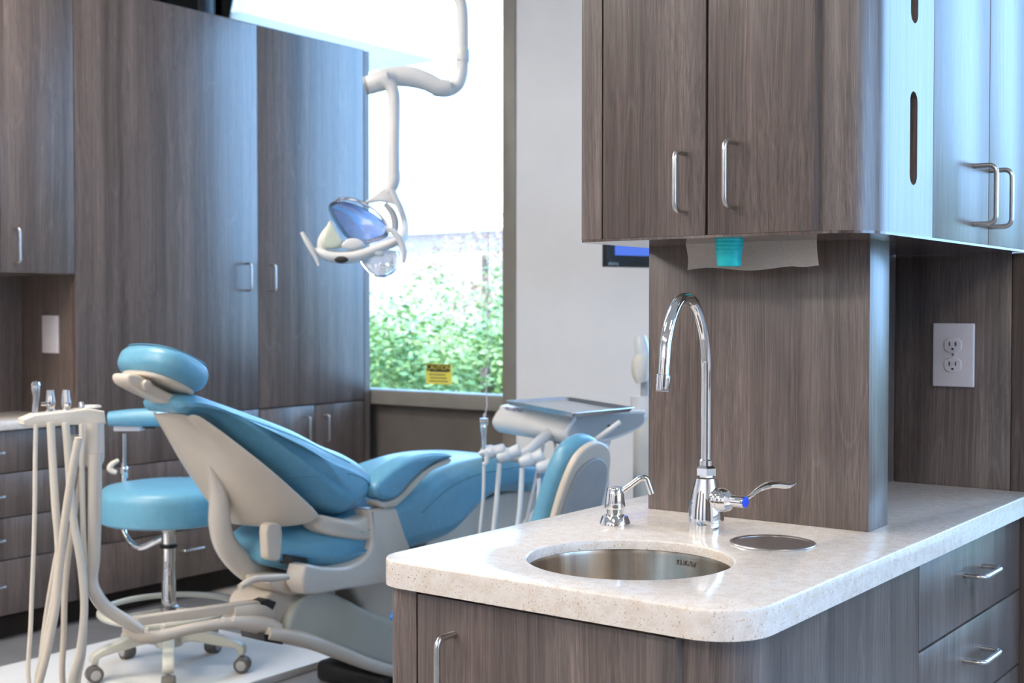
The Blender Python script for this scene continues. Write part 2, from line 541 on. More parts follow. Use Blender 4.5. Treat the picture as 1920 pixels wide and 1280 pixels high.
# window wall with two openings: W1 x -7.0..-3.482, W2 x -0.45..2.2, plus an added unseen one
wl = BM()
W1 = (-7.0, -3.482); W2 = (-0.42, 2.6); W4 = (-2.70, -1.45)
box(-7.5, W1[0], YW, YW + 0.2, 0, CZ, bm=wl)
box(W1[1], W4[0], YW, YW + 0.2, 0, CZ, bm=wl); box(W4[1], W2[0], YW, YW + 0.2, 0, CZ, bm=wl)
box(W2[1], 3.5, YW, YW + 0.2, 0, CZ, bm=wl)
for w in (W1, W2, W4): box(w[0], w[1], YW, YW + 0.2, CZ - 0.12, CZ, bm=wl)
strobj('wall_window', wl, WALL)

def window(name, x0, x1, mull, low=0.777):
    w = bpy.data.objects.new(name, None); COL.objects.link(w); w['kind'] = 'structure'
    w.location = (x0, YW, 0); ORG[w.name] = Vector((x0, YW, 0))
    f = BM()
    zt = CZ - 0.12
    box(x1 - 0.071, x1, YW - 0.012, YW + 0.12, 0, zt, 0.003, bm=f)
    box(x0, x0 + 0.07, YW - 0.012, YW + 0.12, 0, zt, 0.003, bm=f)
    box(x0 + 0.07, x1 - 0.071, YW, YW + 0.12, zt - 0.06, zt, 0.003, bm=f)
    obj('window_frame', f, TAUPE, w)
    s = box(x0 + 0.07, x1 - 0.071, YW - 0.005, YW + 0.12, low, low + 0.071, 0.004)
    obj('window_sill', s, TAUPE, w)
    obj('spandrel_panel', box(x0 + 0.07, x1 - 0.071, YW + 0.06, YW + 0.10, 0.0, low), TAUPED, w)
    for x in mull:
        obj('mullion', box(x - 0.022, x + 0.022, YW + 0.01, YW + 0.11, low + 0.071, zt - 0.06, 0.003), BLACK, w)
    obj('glass_pane', box(x0 + 0.07, x1 - 0.071, YW + 0.078, YW + 0.082, low + 0.068, zt - 0.055), GLASS, w)
    return w
window('window_1', W1[0], W1[1], [-5.69])
window('window_2', W2[0], W2[1], [1.6], 0.33)
window('added_window_4', W4[0], W4[1], [])  # unseen window, added for sky reflection on the tall cabinet

w3 = bpy.data.objects.new('added_window_3', None); COL.objects.link(w3); w3['kind'] = 'structure'  # unseen window, added for cool daylight on the cabinet sides
w3.location = (3.5, 2.1, 0.85); ORG[w3.name] = Vector((3.5, 2.1, 0.85))
obj('window_frame', plate(rrect(0.6, 3.6, 0.85, 2.85, (0,) * 4), [rrect(0.67, 3.53, 0.92, 2.78, (0,) * 4)[::-1]], 3.49, 3.62, 0, YZX), TAUPE, w3)
for y_ in (2.1,): obj('mullion', box(3.51, 3.60, y_ - 0.025, y_ + 0.025, 0.92, 2.78), TAUPE, w3)
obj('glass_pane', box(3.568, 3.572, 0.67, 3.53, 0.92, 2.78), GLASS, w3)

# ceiling troffers, unseen lamps added and placed to light the room
def fill_troffer(x, y, lab):
    t = thing('added_ceiling_light', (x, y, CZ - 0.03), lab, 'ceiling light', 'added unseen ceiling lights')
    f = plate(rrect(x - 0.62, x + 0.62, y - 0.32, y + 0.32, (0.01,) * 4, 2), [rrect(x - 0.58, x + 0.58, y - 0.28, y + 0.28, (0.01,) * 4, 2)[::-1]], CZ - 0.025, CZ)
    obj('frame', f, WHITEP, t)
    obj('diffuser', box(x - 0.58, x + 0.58, y - 0.28, y + 0.28, CZ - 0.018, CZ - 0.008), PANEL_LIGHT, t)
for i, (x, y) in enumerate([(-3.2, -0.2), (0.4, -2.4), (-5.8, 2.2), (-2.2, -2.2), (2.0, 0.4), (-4.8, -1.2), (-3.6, 1.8)]):
    fill_troffer(x, y, 'added rectangular light panel, out of view on the white ceiling, ' + ['over the chair headrest', 'behind the camera', 'behind the tall cabinets', 'in the far back of the room', 'right of the island', 'in the rear left of the room', 'over the stool and mat'][i])

# ============================================================ ISLAND
CT = 0.904; CB = 0.867
IX0, IX1, IY0, IY1 = -1.217, -0.645, 1.303, 2.515
SINK = (-0.925, 1.515); SR = 0.143
HOLE = (-0.815, 1.74); HR = 0.058
ct = plate(rrect(IX0, IX1, IY0, IY1, (0.05, 0.075, 0, 0)), [circ(*SINK, SR), circ(*HOLE, HR)], 0.8895, CT, 0.003)
merge(ct, plate(rrect(IX0, IX1, IY0, IY1, (0.05, 0.075, 0, 0)), [circ(*SINK, SR + 0.022), circ(*HOLE, HR + 0.004)], CB, 0.8895, 0))
tag(obj('countertop', ct, QUARTZ), 'speckled cream stone countertop with a round sink cut into it', 'countertop')

bx0, bx1, by0 = -1.197, -0.668, 1.325
cab = thing('island_cabinet', (-0.93, 1.9, 0), 'grey-brown wood island cabinet carrying the speckled cream countertop', 'cabinet')
body = plate(rrect(bx0 + 0.02, bx1 - 0.02, by0 + 0.02, IY1, (0.003, 0.055, 0, 0)), [circ(*SINK, SR + 0.022)[::-1], circ(*HOLE, HR + 0.004)[::-1]], 0.1, CB - 0.001)
obj('body', body, GAP, cab)
obj('toe_kick', box(bx0 + 0.06, bx1 - 0.06, by0 + 0.07, IY1, 0, 0.1), GAP, cab)
obj('side_panel', box(bx0, bx0 + 0.019, by0 + 0.019, IY1, 0.1, CB - 0.001, 0.001), WOOD[1], cab)
obj('stile', box(bx0, -1.153, by0, by0 + 0.019, 0.1, CB - 0.001, 0.001), WOOD[0], cab)
d = obj('door', box(-1.150, -0.738, by0, by0 + 0.019, 0.1, 0.858, 0.0012), WOOD[2], cab)
pull(d, (-1.085, by0, 0.812), (-1.085, by0, 0.70), (0, -1, 0), 0.036)
arc = [(-0.735, by0)] + [(bx1 - 0.07 + 0.07 * math.cos(math.radians(a)), by0 + 0.07 + 0.07 * math.sin(math.radians(a))) for a in range(270, 361, 9)] + [(bx1, 1.949)]
obj('curved_panel', strip(arc, 0.019, 0.1, CB - 0.001), WOOD[0], cab, ang=20)
zs = [(0.72, 0.862), (0.577, 0.716), (0.434, 0.573), (0.1, 0.430)]
for i, (z0, z1) in enumerate(zs):
    dr = obj('drawer', box(bx1 - 0.019, bx1, 1.952, IY1 - 0.003, z0, z1, 0.0012), WOOD[(i + 1) % 4], cab)
    zc = (z0 + z1) / 2 + 0.01 if i < 3 else z1 - 0.08
    pull(dr, (bx1, 2.175, zc), (bx1, 2.275, zc), (1, 0, 0), 0.034)

# sink bowl under the stone
sk = thing('sink', (SINK[0], SINK[1], 0.70), 'round brushed steel sink bowl set under the cream countertop', 'sink')
R = SR + 0.004
prof = [(R + 0.014, 0.8885), (R, 0.888), (R - 0.001, 0.882), (R - 0.004, 0.79), (R - 0.012, 0.765), (R - 0.035, 0.75), (0.05, 0.744), (0.022, 0.742)]
inner = [(r - 0.0, h) for r, h in prof]; outer = [(r + 0.002, h - 0.002) for r, h in prof][::-1]
obj('bowl', lathe(inner + outer, (SINK[0], SINK[1], 0), 72, cap=False), BRUSHED, sk)
obj('drain', lathe([(0.024, 0.738), (0.024, 0.7465), (0.019, 0.7465), (0.017, 0.743), (0.004, 0.743)], (SINK[0], SINK[1], 0), 32), CHROME, sk)
ta = math.radians(86)
tp = Vector((SINK[0] + (R - 0.0035) * math.cos(ta), SINK[1] + (R - 0.0035) * math.sin(ta), 0.8745))
text('lettering', 'ELKAY', 0.0115, frame(tp, (math.sin(ta), -math.cos(ta), 0), (0, 0, 1), (-math.cos(ta), -math.sin(ta), 0)), DARKSTEEL, sk, 0.0006)

# waste hole ring
wr = thing('waste_chute', (HOLE[0], HOLE[1], 0.84), 'round steel waste opening with a flat rim, sunk into the countertop beside the faucet', 'waste chute')
obj('rim', lathe([(HR - 0.003, CT - 0.012), (HR - 0.003, CT + 0.0008), (HR + 0.001, CT + 0.0024), (HR + 0.0045, CT + 0.0015), (HR + 0.0052, CT + 0.0004)], (HOLE[0], HOLE[1], 0), 64), SATIN, wr)
obj('cover', lathe([(HR - 0.003, CT - 0.012), (HR - 0.003, CT - 0.010), (0.002, CT - 0.010)], (HOLE[0], HOLE[1], 0), 64), DARKSTEEL, wr)

# soap dispenser
DX, DY = -1.083, 1.729
sd = thing('soap_dispenser', (DX, DY, CT), 'small chrome soap dispenser pump on the countertop left of the faucet', 'soap dispenser')
obj('base', lathe([(0.0245, CT), (0.025, CT + 0.003), (0.0245, CT + 0.006), (0.0205, CT + 0.016), (0.015, CT + 0.0165), (0.014, CT + 0.019)], (DX, DY, 0)), CHROME, sd)
obj('collar', lathe([(0.0135, CT + 0.016), (0.0135, CT + 0.029), (0.012, CT + 0.030)], (DX, DY, 0)), CHROME, sd)
obj('pump_head', lathe([(0.0165, CT + 0.028), (0.017, CT + 0.030), (0.013, CT + 0.059), (0.0115, CT + 0.062), (0.004, CT + 0.063)], (DX, DY, 0)), CHROME, sd)
sdir = Vector((0.80, 0.60, 0))
q = Vector((DX, DY, CT + 0.05))
path = [q, q + sdir * 0.012 + Vector((0, 0, 0.005)), q + sdir * 0.041 + Vector((0, 0, 0.0265)), q + sdir * 0.050 + Vector((0, 0, 0.027)), q + sdir * 0.059 + Vector((0, 0, 0.001))]
obj('spout', tube(fillet(path, 0.010, 5), 0.0048, 14), CHROME, sd)

# faucet
FX, FY = -0.939, 1.765
fa = thing('faucet', (FX, FY, CT), 'tall chrome gooseneck faucet with a lever handle on the cream countertop', 'faucet')
obj('body', lathe([(0.0278, CT), (0.0282, CT + 0.002), (0.0280, CT + 0.018), (0.0268, CT + 0.036), (0.0232, CT + 0.056), (0.0195, CT + 0.073), (0.0175, CT + 0.081), (0.0168, CT + 0.084)], (FX, FY, 0), 56), CHROME, fa)
nut = BM()
merge(nut, lathe([(0.0135, CT + 0.086), (0.0165, CT + 0.089), (0.0165, CT + 0.100), (0.0125, CT + 0.104)], (FX, FY, 0), 6))
obj('hex_nut', nut, CHROME, fa, ang=20)
obj('collar', lathe([(0.0112, CT + 0.102), (0.0112, CT + 0.112), (0.0095, CT + 0.114)], (FX, FY, 0)), CHROME, fa)
apz = [(-0.931, 1.7, 1.267)][0][2]; enz = [(-0.94, 1.632, 1.129)][0]
zs_ = apz - 0.115
path = [Vector((FX, FY, CT + 0.10)), Vector((FX, FY, 1.06)), Vector((FX, FY, zs_ - 0.02))]
for k in range(0, 25):
    a = math.radians(158) * (k / 24)
    path.append(Vector((FX, FY - 0.066 + 0.066 * math.cos(a), zs_ + 0.115 * math.sin(a))))
dv = (path[-1] - path[-2]).normalized()
tip_ = Vector((FX, enz[1], enz[2] + 0.021)); dv = (tip_ - path[-1]).normalized()
path.append(path[-1].lerp(tip_, 0.5)); path.append(tip_)
obj('spout', tube(path, 0.0088, 20), CHROME, fa)
e = path[-1]
obj('aerator', lathe([(0.0098, -0.004), (0.0112, -0.003), (0.0112, 0.004), (0.0108, 0.006), (0.0108, 0.019), (0.010, 0.021), (0.003, 0.021)], M=axis_frame(e, dv)), CHROME, fa)
hv = Vector((0.998, -0.05, 0)).normalized()
p = Vector((FX, FY, CT + 0.053))
obj('valve', lathe([(0.016, 0.010), (0.0185, 0.021), (0.0175, 0.024), (0.0188, 0.026), (0.0188, 0.033), (0.0175, 0.036), (0.0165, 0.041), (0.0115, 0.045), (0.0095, 0.047)], M=axis_frame(p, hv)), CHROME, fa)
obj('stem', lathe([(0.0092, 0.044), (0.0092, 0.064), (0.0088, 0.068)], M=axis_frame(p, hv)), CHROME, fa)
obj('index_cap', lathe([(0.0084, 0.0675), (0.0084, 0.070), (0.006, 0.071)], M=axis_frame(p, hv)), BLUECAP, fa)
lv = Vector((0.62, 0.78, 0)).normalized()
s0 = p + hv * 0.056
lp = [s0, s0 + lv * 0.018 + Vector((0, 0, 0.006)), s0 + lv * 0.032 + Vector((0, 0, 0.016)), s0 + lv * 0.055 + Vector((0, 0, 0.024)), s0 + lv * 0.082 + Vector((0, 0, 0.022)), s0 + lv * 0.096 + Vector((0, 0, 0.026))]
obj('lever', tube(lp, [0.0052, 0.006, 0.0075, 0.012, 0.0115, 0.006], 14, smooth=5, flat=0.5), CHROME, fa)

# support column and back panels
tag(obj('support_column', box(-1.130, -0.735, 1.912, 1.996, CT, 1.3585, 0.0012), WOOD[3]), 'wood veneered column between the cream countertop and the upper cabinet, behind the faucet', 'column')
tag(obj('divider_panel', box(-0.935, -0.915, 1.997, 2.60, CT, 1.3585, 0.001), WOOD[1]), 'dark upright wood divider panel at the back left of the countertop niche', 'panel')
tag(obj('outlet_wall_panel', box(-0.914, -0.6885, 2.516, 2.60, CT - 0.05, 1.3585, 0.0008), WOOD[0]), 'shaded dark wood panel behind the countertop niche, carrying the power outlet', 'panel')
tag(obj('tall_end_panel', box(-0.687, -0.625, 2.516, 2.60, 0.0, 1.357, 0.0008), WOOD[2]), 'wood end panel at the right picture edge, beside the outlet panel', 'panel')
out = thing('power_outlet', (-0.80, 2.513, 1.10), 'grey-white duplex power outlet on the dark wood panel', 'outlet')
ow = [(-0.836, 1.223), (-0.756, 1.221), (-0.754, 1.099), (-0.833, 1.098)]
ox0, ox1, oz0, oz1 = ow[0][0], ow[1][0], ow[2][1], ow[0][1]
oxc, ozc = (ox0 + ox1) / 2, (oz0 + oz1) / 2
obj('cover_plate', box(ox0, ox1, 2.508, 2.516, oz0, oz1, 0.0025, 3), PLATE, out)
for s in (1, -1):
    zc = ozc + s * 0.0195
    pl = [(oxc + 0.0165 * math.copysign(min(1, abs(math.cos(t)) * 1.15), math.cos(t)), zc + 0.0145 * math.sin(t)) for t in [2 * PI * k / 32 for k in range(32)]]
    rc = obj('receptacle', pill(pl, -2.509, -2.5055, 0.001, frame((0, 0, 0), (1, 0, 0), (0, 0, 1), (0, 1, 0)) @ Matrix.Scale(-1, 4, (0, 0, 1)), smooth=0), PLATE, out)
    sl = BM()
    for dx in (-0.0062, 0.0062): box(oxc + dx - 0.001, oxc + dx + 0.001, 2.5048, 2.5056, zc - 0.0015, zc + 0.0065, bm=sl)
    merge(sl, cyl((oxc, 2.5056, zc - 0.0075), (0, -1, 0), 0.0022, 0.0008))
    obj('socket_holes', sl, SLOT, rc)
obj('screw', cyl((oxc, 2.508, ozc), (0, -1, 0), 0.0022, 0.001), SATIN, out)

# upper cabinet
UX0, UX1, UY0, UZ = -1.150, -0.665, 1.718, 1.358
uc = thing('upper_cabinet', (-0.91, 2.1, UZ), 'wood wall-hung cabinet with two front doors and curved right corner, above the faucet', 'cabinet')
UT = 2.3
obj('body', plate(rrect(UX0 + 0.003, UX1 - 0.02, UY0 + 0.02, 2.512, (0.015, 0.055, 0, 0)), [], UZ + 0.001, UT), GAP, uc)
obj('underside', plate(rrect(UX0, UX1, UY0 + 0.001, 2.512, (0.02, 0.07, 0, 0)), [], UZ, UZ + 0.004), UNDER, uc)
fs = [(UX0, 2.512), (UX0, UY0 + 0.02)] + [(UX0 + 0.02 + 0.02 * math.cos(math.radians(a)), UY0 + 0.02 + 0.02 * math.sin(math.radians(a))) for a in range(189, 271, 9)] + [(-1.1025, UY0)]
obj('end_panel', strip(fs, 0.019, UZ + 0.004, UT), WOOD[1], uc, ang=20)
for (a, b_, hx, w) in ((-1.1, -0.9175, -0.951, 0), (-0.9135, -0.7385, -0.868, 2)):
    dd = obj('door', box(a, b_, UY0, UY0 + 0.019, UZ + 0.004, UT, 0.0012), WOOD[w], uc)
    zz = (1.487, 1.398) if w == 0 else (1.497, 1.402)
    pull(dd, (hx, UY0, zz[0]), (hx, UY0, zz[1]), (0, -1, 0), 0.034, 0.0042)
arc = [(-0.7355, UY0)] + [(UX1 - 0.072 + 0.072 * math.cos(math.radians(a)), UY0 + 0.072 + 0.072 * math.sin(math.radians(a))) for a in range(270, 361, 6)] + [(UX1, 1.80)]
obj('curved_panel', strip(arc, 0.019, UZ + 0.004, UT), WOOD[0], uc, ang=20)
def stadium(u0, u1, v0, v1):
    return rrect(u0, u1, v0, v1, ((u1 - u0) * 0.49,) * 4, 6)
dp = plate(rrect(1.8005, 1.990, UZ + 0.004, UT, (0, 0, 0, 0)), [stadium(1.886, 1.918, 1.437, 1.577)[::-1], stadium(1.886, 1.918, 1.679, 1.82)[::-1], stadium(1.886, 1.918, 1.92, 2.06)[::-1]], UX1 - 0.012, UX1, 0, YZX)
dpo = obj('dispenser_panel', dp, WOOD[3], uc)
obj('slot_lining', box(UX1 - 0.0205, UX1 - 0.014, 1.87, 1.93, UZ + 0.02, UT - 0.02), GAP, dpo)
for (a, b_, hy, w) in ((1.992, 2.282, 2.198, 1), (2.285, 2.512, 2.29, 2)):
    dd = obj('door', box(UX1 - 0.019, UX1, a, b_, UZ + 0.004, UT, 0.0012), WOOD[w], uc)
    pull(dd, (UX1, hy, 1.492), (UX1, hy, 1.394), (1, 0, 0), 0.037, 0.0042)

# cup and paper towel under the cabinet
cu = thing('plastic_cup', (-0.905, 1.79, 1.312), 'small turquoise plastic cup hanging under the upper cabinet', 'cup')
cp = [(-0.937, 1.79, 1.317), (-0.891, 1.79, 1.316), (-0.945, 1.79, 1.361), (-0.887, 1.79, 1.359)]
ccx = (cp[0][0] + cp[1][0]) / 2; cz0 = cp[0][2]; cz1 = cz0 + 0.052
r0 = (cp[1][0] - cp[0][0]) / 2 * 0.80; r1 = (cp[3][0] - cp[2][0]) / 2 * 0.80
prof = [(r0 * 0.9, cz0 + 0.0005), (r0, cz0)]
for k in range(1, 27):
    t = k / 26; r = r0 + (r1 - r0) * t
    prof.append((r + (0.0005 if (k % 3 == 0 and t > 0.4) else 0), cz0 + (cz1 - cz0) * t))
prof += [(r1 - 0.001, cz1), (r0 - 0.001, cz0 + 0.002), (0.002, cz0 + 0.002)]
obj('cup_wall', lathe(prof, (ccx, 1.79, 0), 48), TEAL, cu, ang=25)

tw = [(-1.031, 1.354), (-0.8, 1.358), (-0.799, 1.313), (-1.031, 1.315)]
pt = BM(); cols = []
nx, nz = 40, 8
for i in range(nx + 1):
    u = i / nx; row = []
    for j in range(nz + 1):
        v = j / nz
        x = tw[0][0] + (tw[1][0] - tw[0][0]) * u
        zb = tw[3][1] + 0.003 * math.sin(u * 9) - 0.002 * math.sin(u * 23) * (u > 0.8) + (0.004 * (1 - u) * 0 )
        z = 1.366 + (zb - 1.366) * v
        x += 0.003 * math.sin(v * 3) * (1 - u)
        y = 1.86 + 0.006 * math.sin(u * 5 + v * 2.2) * v + 0.004 * v
        row.append(pt.verts.new((x, y, z)))
    cols.append(row)
for i in range(nx):
    for j in range(nz): pt.faces.new((cols[i][j], cols[i + 1][j], cols[i + 1][j + 1], cols[i][j + 1]))
bmesh.ops.solidify(pt, geom=list(pt.faces), thickness=0.0006)
tag(obj('paper_towel', pt, PAPER), 'off-white paper towel sheet hanging from under the upper cabinet, behind the turquoise cup', 'paper towel')

# ============================================================ LEFT-HAND CABINETS
XB = -4.75
def seamline(): pass
# tall wardrobe
wd = thing('tall_cabinet', (-4.66, 3.84, 0), 'floor-standing tall wood cabinet left of the window, with paired doors and drawers', 'cabinet')
Y0, Y1 = 3.001, 4.685; ZT = 2.53
obj('body', box(-4.95, XL - 0.020, Y0 + 0.001, Y1 - 0.03, 0.1, ZT - 0.001), GAP, wd)
obj('toe_kick', box(-4.93, XL - 0.07, Y0 + 0.002, Y1 - 0.02, 0, 0.1), GAP, wd)
obj('side_panel', box(-4.95, XL - 0.0205, Y0, Y0 + 0.019, 0.1, ZT), WOOD[0], wd)
obj('side_panel', box(-4.95, XL, Y1 - 0.038, Y1, 0.0, ZT), WOOD[1], wd)
obj('top_panel', box(-4.95, XL - 0.001, Y0 + 0.019, Y1 - 0.04, ZT - 0.001, ZT + 0.004), WOOD[1], wd)
dl = obj('door', box(XL - 0.019, XL, Y0, 3.9485, 0.80, ZT, 0.0015), WOOD[1], wd)
dr = obj('door', box(XL - 0.019, XL, 3.9525, Y1 - 0.042, 0.80, ZT, 0.0015), WOOD[3], wd)
pull(dl, (XL, 3.875, 1.455), (XL, 3.875, 1.335), (1, 0, 0), 0.04)
pull(dr, (XL, 4.02, 1.455), (XL, 4.02, 1.335), (1, 0, 0), 0.04)
for a, b_, hy, w in ((3.9525, 4.298, 4.235, 0), (4.302, Y1 - 0.042, 4.36, 2)):
    dd = obj('door', box(XL - 0.019, XL, a, b_, 0.1, 0.794, 0.0015), WOOD[w], wd)
    pull(dd, (XL, hy, 0.745), (XL, hy, 0.62), (1, 0, 0), 0.04)
for i, (z0, z1) in enumerate(((0.612, 0.796), (0.458, 0.608), (0.306, 0.454), (0.1, 0.302))):
    dd = obj('drawer', box(XL - 0.019, XL, Y0, 3.9485, z0, z1, 0.0015), WOOD[i], wd)
    zc = (z0 + z1) / 2 if i < 3 else 0.222
    pull(dd, (XL, 3.50, zc), (XL, 3.61, zc), (1, 0, 0), 0.035)
# base drawers with counter
bd = thing('drawer_unit', (-4.66, 2.4, 0), 'low wood drawer unit under the side counter at the left picture edge', 'drawer unit')
obj('body', box(-4.95, XL - 0.020, 1.9, 2.998, 0.1, 0.795), GAP, bd)
obj('toe_kick', box(-4.93, XL - 0.06, 1.9, 2.998, 0, 0.1), GAP, bd)
for i, (z0, z1) in enumerate(((0.637, 0.792), (0.469, 0.633), (0.309, 0.465), (0.1, 0.305))):
    dd = obj('drawer', box(XL - 0.019, XL, 2.30, 2.995, z0, z1, 0.0015), WOOD[(i + 2) % 4], bd)
    zc = (z0 + z1) / 2 if i < 3 else 0.214
    pull(dd, (XL, 2.56, zc), (XL, 2.67, zc), (1, 0, 0), 0.035)
tag(obj('side_counter', box(-4.95, XL + 0.012, 1.9, 2.9985, 0.797, 0.832, 0.003), QUARTZ), 'pale stone counter on the drawer unit at the left picture edge', 'countertop')
nb = tag(obj('niche_back_panel', box(XB - 0.02, XB, 1.9, 2.999, 0.834, 1.386), WOOD[2]), 'dark wood panel at the back of the left counter niche, under the left wall cabinet', 'panel')
sw = [(-4.6, 1.226), (-4.49, 1.224), (-4.493, 1.075), (-4.595, 1.075)]
swx0, swx1, swz0, swz1 = sw[0][0], sw[1][0], sw[2][1], sw[0][1]
swt = thing('blank_switch_plate', ((swx0 + swx1) / 2, 2.998, swz0), 'plain grey-white plate on the dark wood above the left counter', 'switch plate')
lc = thing('wall_cabinet', (-4.66, 2.4, 1.389), 'wood upper cabinet with one small pull, above the left counter', 'cabinet')
obj('body', box(-4.95, XL - 0.020, 1.9, 2.998, 1.389, ZT), WOOD[3], lc)
dd = obj('door', box(XL - 0.019, XL, 2.681, 2.997, 1.389, ZT, 0.0015), WOOD[0], lc)
pull(dd, (XL, 2.735, 1.555), (XL, 2.735, 1.425), (1, 0, 0), 0.04)
obj('door', box(XL - 0.019, XL, 2.36, 2.677, 1.389, ZT, 0.0015), WOOD[2], lc)
obj('plate_face', box(swx0, swx1, 2.993, 2.9995, swz0, swz1, 0.002), PLATE, swt)
for z_ in (swz0 + 0.02, swz1 - 0.02): obj('screw', cyl(((swx0 + swx1) / 2, 2.993, z_), (0, -1, 0), 0.003, 0.001), SATIN, swt)

# ============================================================ FLOOR MAT
tag(obj('floor_mat', box(-4.0, -3.17, 1.0, 3.22, 0.0, 0.028, 0.004), MAT_), 'large pale grey mat lying on the floor under the stool', 'mat')
MZ = 0.028

# ============================================================ DENTAL CHAIR
XC = -2.90
ch = thing('dental_chair', (XC, 3.1, 0), 'light blue reclined dental chair with beige shell in front of the tall cabinet', 'dental chair')
def staper(co):
    t = min(1, max(0, (co.x - 2.50) / 0.40)); t = t * t * (3 - 2 * t)
    return Vector((co.x, co.y, XC + (co.z - XC) * (0.5 + 0.5 * t)))
def ctaper(co):
    t = min(1, max(0, (co.x - 2.60) / 0.35)); t = t * t * (3 - 2 * t)
    n_ = XC + 0.16
    return Vector((co.x, co.y, n_ + (co.z - n_) * (0.35 + 0.65 * t)))
def btaper(co):
    t = min(1, max(0, (co.x - 2.25) / 0.40)); t = t * t * (3 - 2 * t)
    w = 0.42 + 0.58 * t
    return Vector((co.x, co.y, XC + (co.z - XC) * w))
bp = [(2.245, 0.985), (2.26, 1.010), (2.31, 1.014), (2.384, 0.988), (2.503, 0.940), (2.607, 0.896), (2.715, 0.845), (2.806, 0.811), (2.876, 0.775), (2.918, 0.735), (2.922, 0.690), (2.88, 0.648), (2.80, 0.625), (2.74, 0.640), (2.66, 0.69), (2.56, 0.775), (2.46, 0.865), (2.37, 0.942), (2.30, 0.960), (2.26, 0.966)]
from mathutils.bvhtree import BVHTree
def side_points(bm, yz, s):
    t_ = BVHTree.FromBMesh(bm); out = []
    for p_ in crom(yz, 4, closed=False):
        h_ = t_.ray_cast(Vector((XC + s, p_[0], p_[1])), Vector((-s, 0, 0)))
        if h_[0]: out.append(h_[0])
    return out
bkm = pill(bp, XC - 0.225, XC + 0.225, 0.09, smooth=4, seg=8, taper=btaper)
# piping along the near gusset
sm = [(2.512, 0.774), (2.555, 0.763), (2.619, 0.764), (2.695, 0.765), (2.785, 0.754), (2.85, 0.726), (2.874, 0.683)]
sm2 = [(2.36, 0.972), (2.43, 0.945), (2.52, 0.908), (2.62, 0.866), (2.72, 0.822), (2.80, 0.785)]
pps = [side_points(bkm, q_, s_) for q_ in (sm, sm2) for s_ in (1, -1)]
bk = obj('backrest', bkm, BLUE, ch, ang=60)
for p_ in pps:
    if len(p_) > 2: obj('piping', tube(p_, 0.002, 8), BLUESEAM, bk)
# shell
rim = [(2.295, 0.968, 0.09), (2.345, 0.930, 0.115), (2.425, 0.854, 0.165), (2.512, 0.775, 0.203), (2.618, 0.682, 0.218), (2.685, 0.628, 0.222)]
cre = [(2.30, 0.962), (2.348, 0.90), (2.405, 0.822), (2.45, 0.745), (2.502, 0.655), (2.528, 0.612)]
sh = BM(); rows = []
for (y, z, w), (cy, cz) in zip(rim, cre):
    row = []
    for s in (1, -1):
        seq = [(y, z, w), (y * 0.5 + cy * 0.5 - 0.012, z * 0.5 + cz * 0.5 - 0.012, w * 0.6 + 0.045 * 0.4), (cy, cz, 0.045)]
        if s == -1: seq = seq[::-1]
        row += [sh.verts.new((XC + s * q_[2], q_[0], q_[1])) for q_ in seq]
    rows.append(row)
for A, B in zip(rows[:-1], rows[1:]):
    for i in range(5): sh.faces.new((A[i], A[i + 1], B[i + 1], B[i]))
so = obj('back_shell', sh, BEIGE, ch, ang=50)
md = so.modifiers.new('thick', 'SOLIDIFY'); md.thickness = 0.012; md.offset = 0
md = so.modifiers.new('sub', 'SUBSURF'); md.levels = 2; md.render_levels = 2
# hinge arms
for s in (1,):
    arm_p = [(2.685, 0.639), (2.728, 0.628), (2.796, 0.612), (2.878, 0.618), (2.888, 0.557), (2.859, 0.541), (2.77, 0.56), (2.694, 0.584), (2.668, 0.612)]
    x0, x1 = (XC + 0.165, XC + 0.225) if s == 1 else (XC - 0.225, XC - 0.165)
    obj('hinge_arm', pill(arm_p, x0 - 0.01, x1, 0.016, smooth=4, taper=lambda co: Vector((co.x, co.y, co.z - 0.05 * max(0, (2.76 - co.x) / 0.12)))), BEIGE, ch, ang=50)
    lk = [(2.499, 0.631), (2.552, 0.623), (2.552, 0.553), (2.543, 0.524), (2.504, 0.533), (2.498, 0.562)]
    h_ = obj('hinge_link', pill(lk, XC + 0.13, XC + 0.165, 0.006, smooth=3), BEIGE, ch)
# seat and leg rest
sp = [(2.54, 0.53), (2.60, 0.575), (2.80, 0.615), (3.0, 0.665), (3.2, 0.712), (3.4, 0.735), (3.6, 0.730), (3.8, 0.705), (3.98, 0.665), (4.06, 0.63), (4.06, 0.592), (3.95, 0.576), (3.80, 0.578), (3.62, 0.600), (3.50, 0.592), (3.40, 0.545), (3.30, 0.495), (3.17, 0.478), (3.0, 0.470), (2.8, 0.460), (2.64, 0.475), (2.56, 0.498)]
stm = pill(sp, XC - 0.23, XC + 0.23, 0.08, smooth=4, seg=8, taper=staper)
sm = [(3.018, 0.555), (3.127, 0.612), (3.208, 0.651), (3.297, 0.675), (3.406, 0.69), (3.589, 0.692), (3.784, 0.686)]
pps = [side_points(stm, sm, s_) for s_ in (1, -1)]
st = obj('seat_cushion', stm, BLUE, ch, ang=60)
for p_ in pps:
    if len(p_) > 2: obj('piping', tube(p_, 0.0022, 8), BLUESEAM, st)
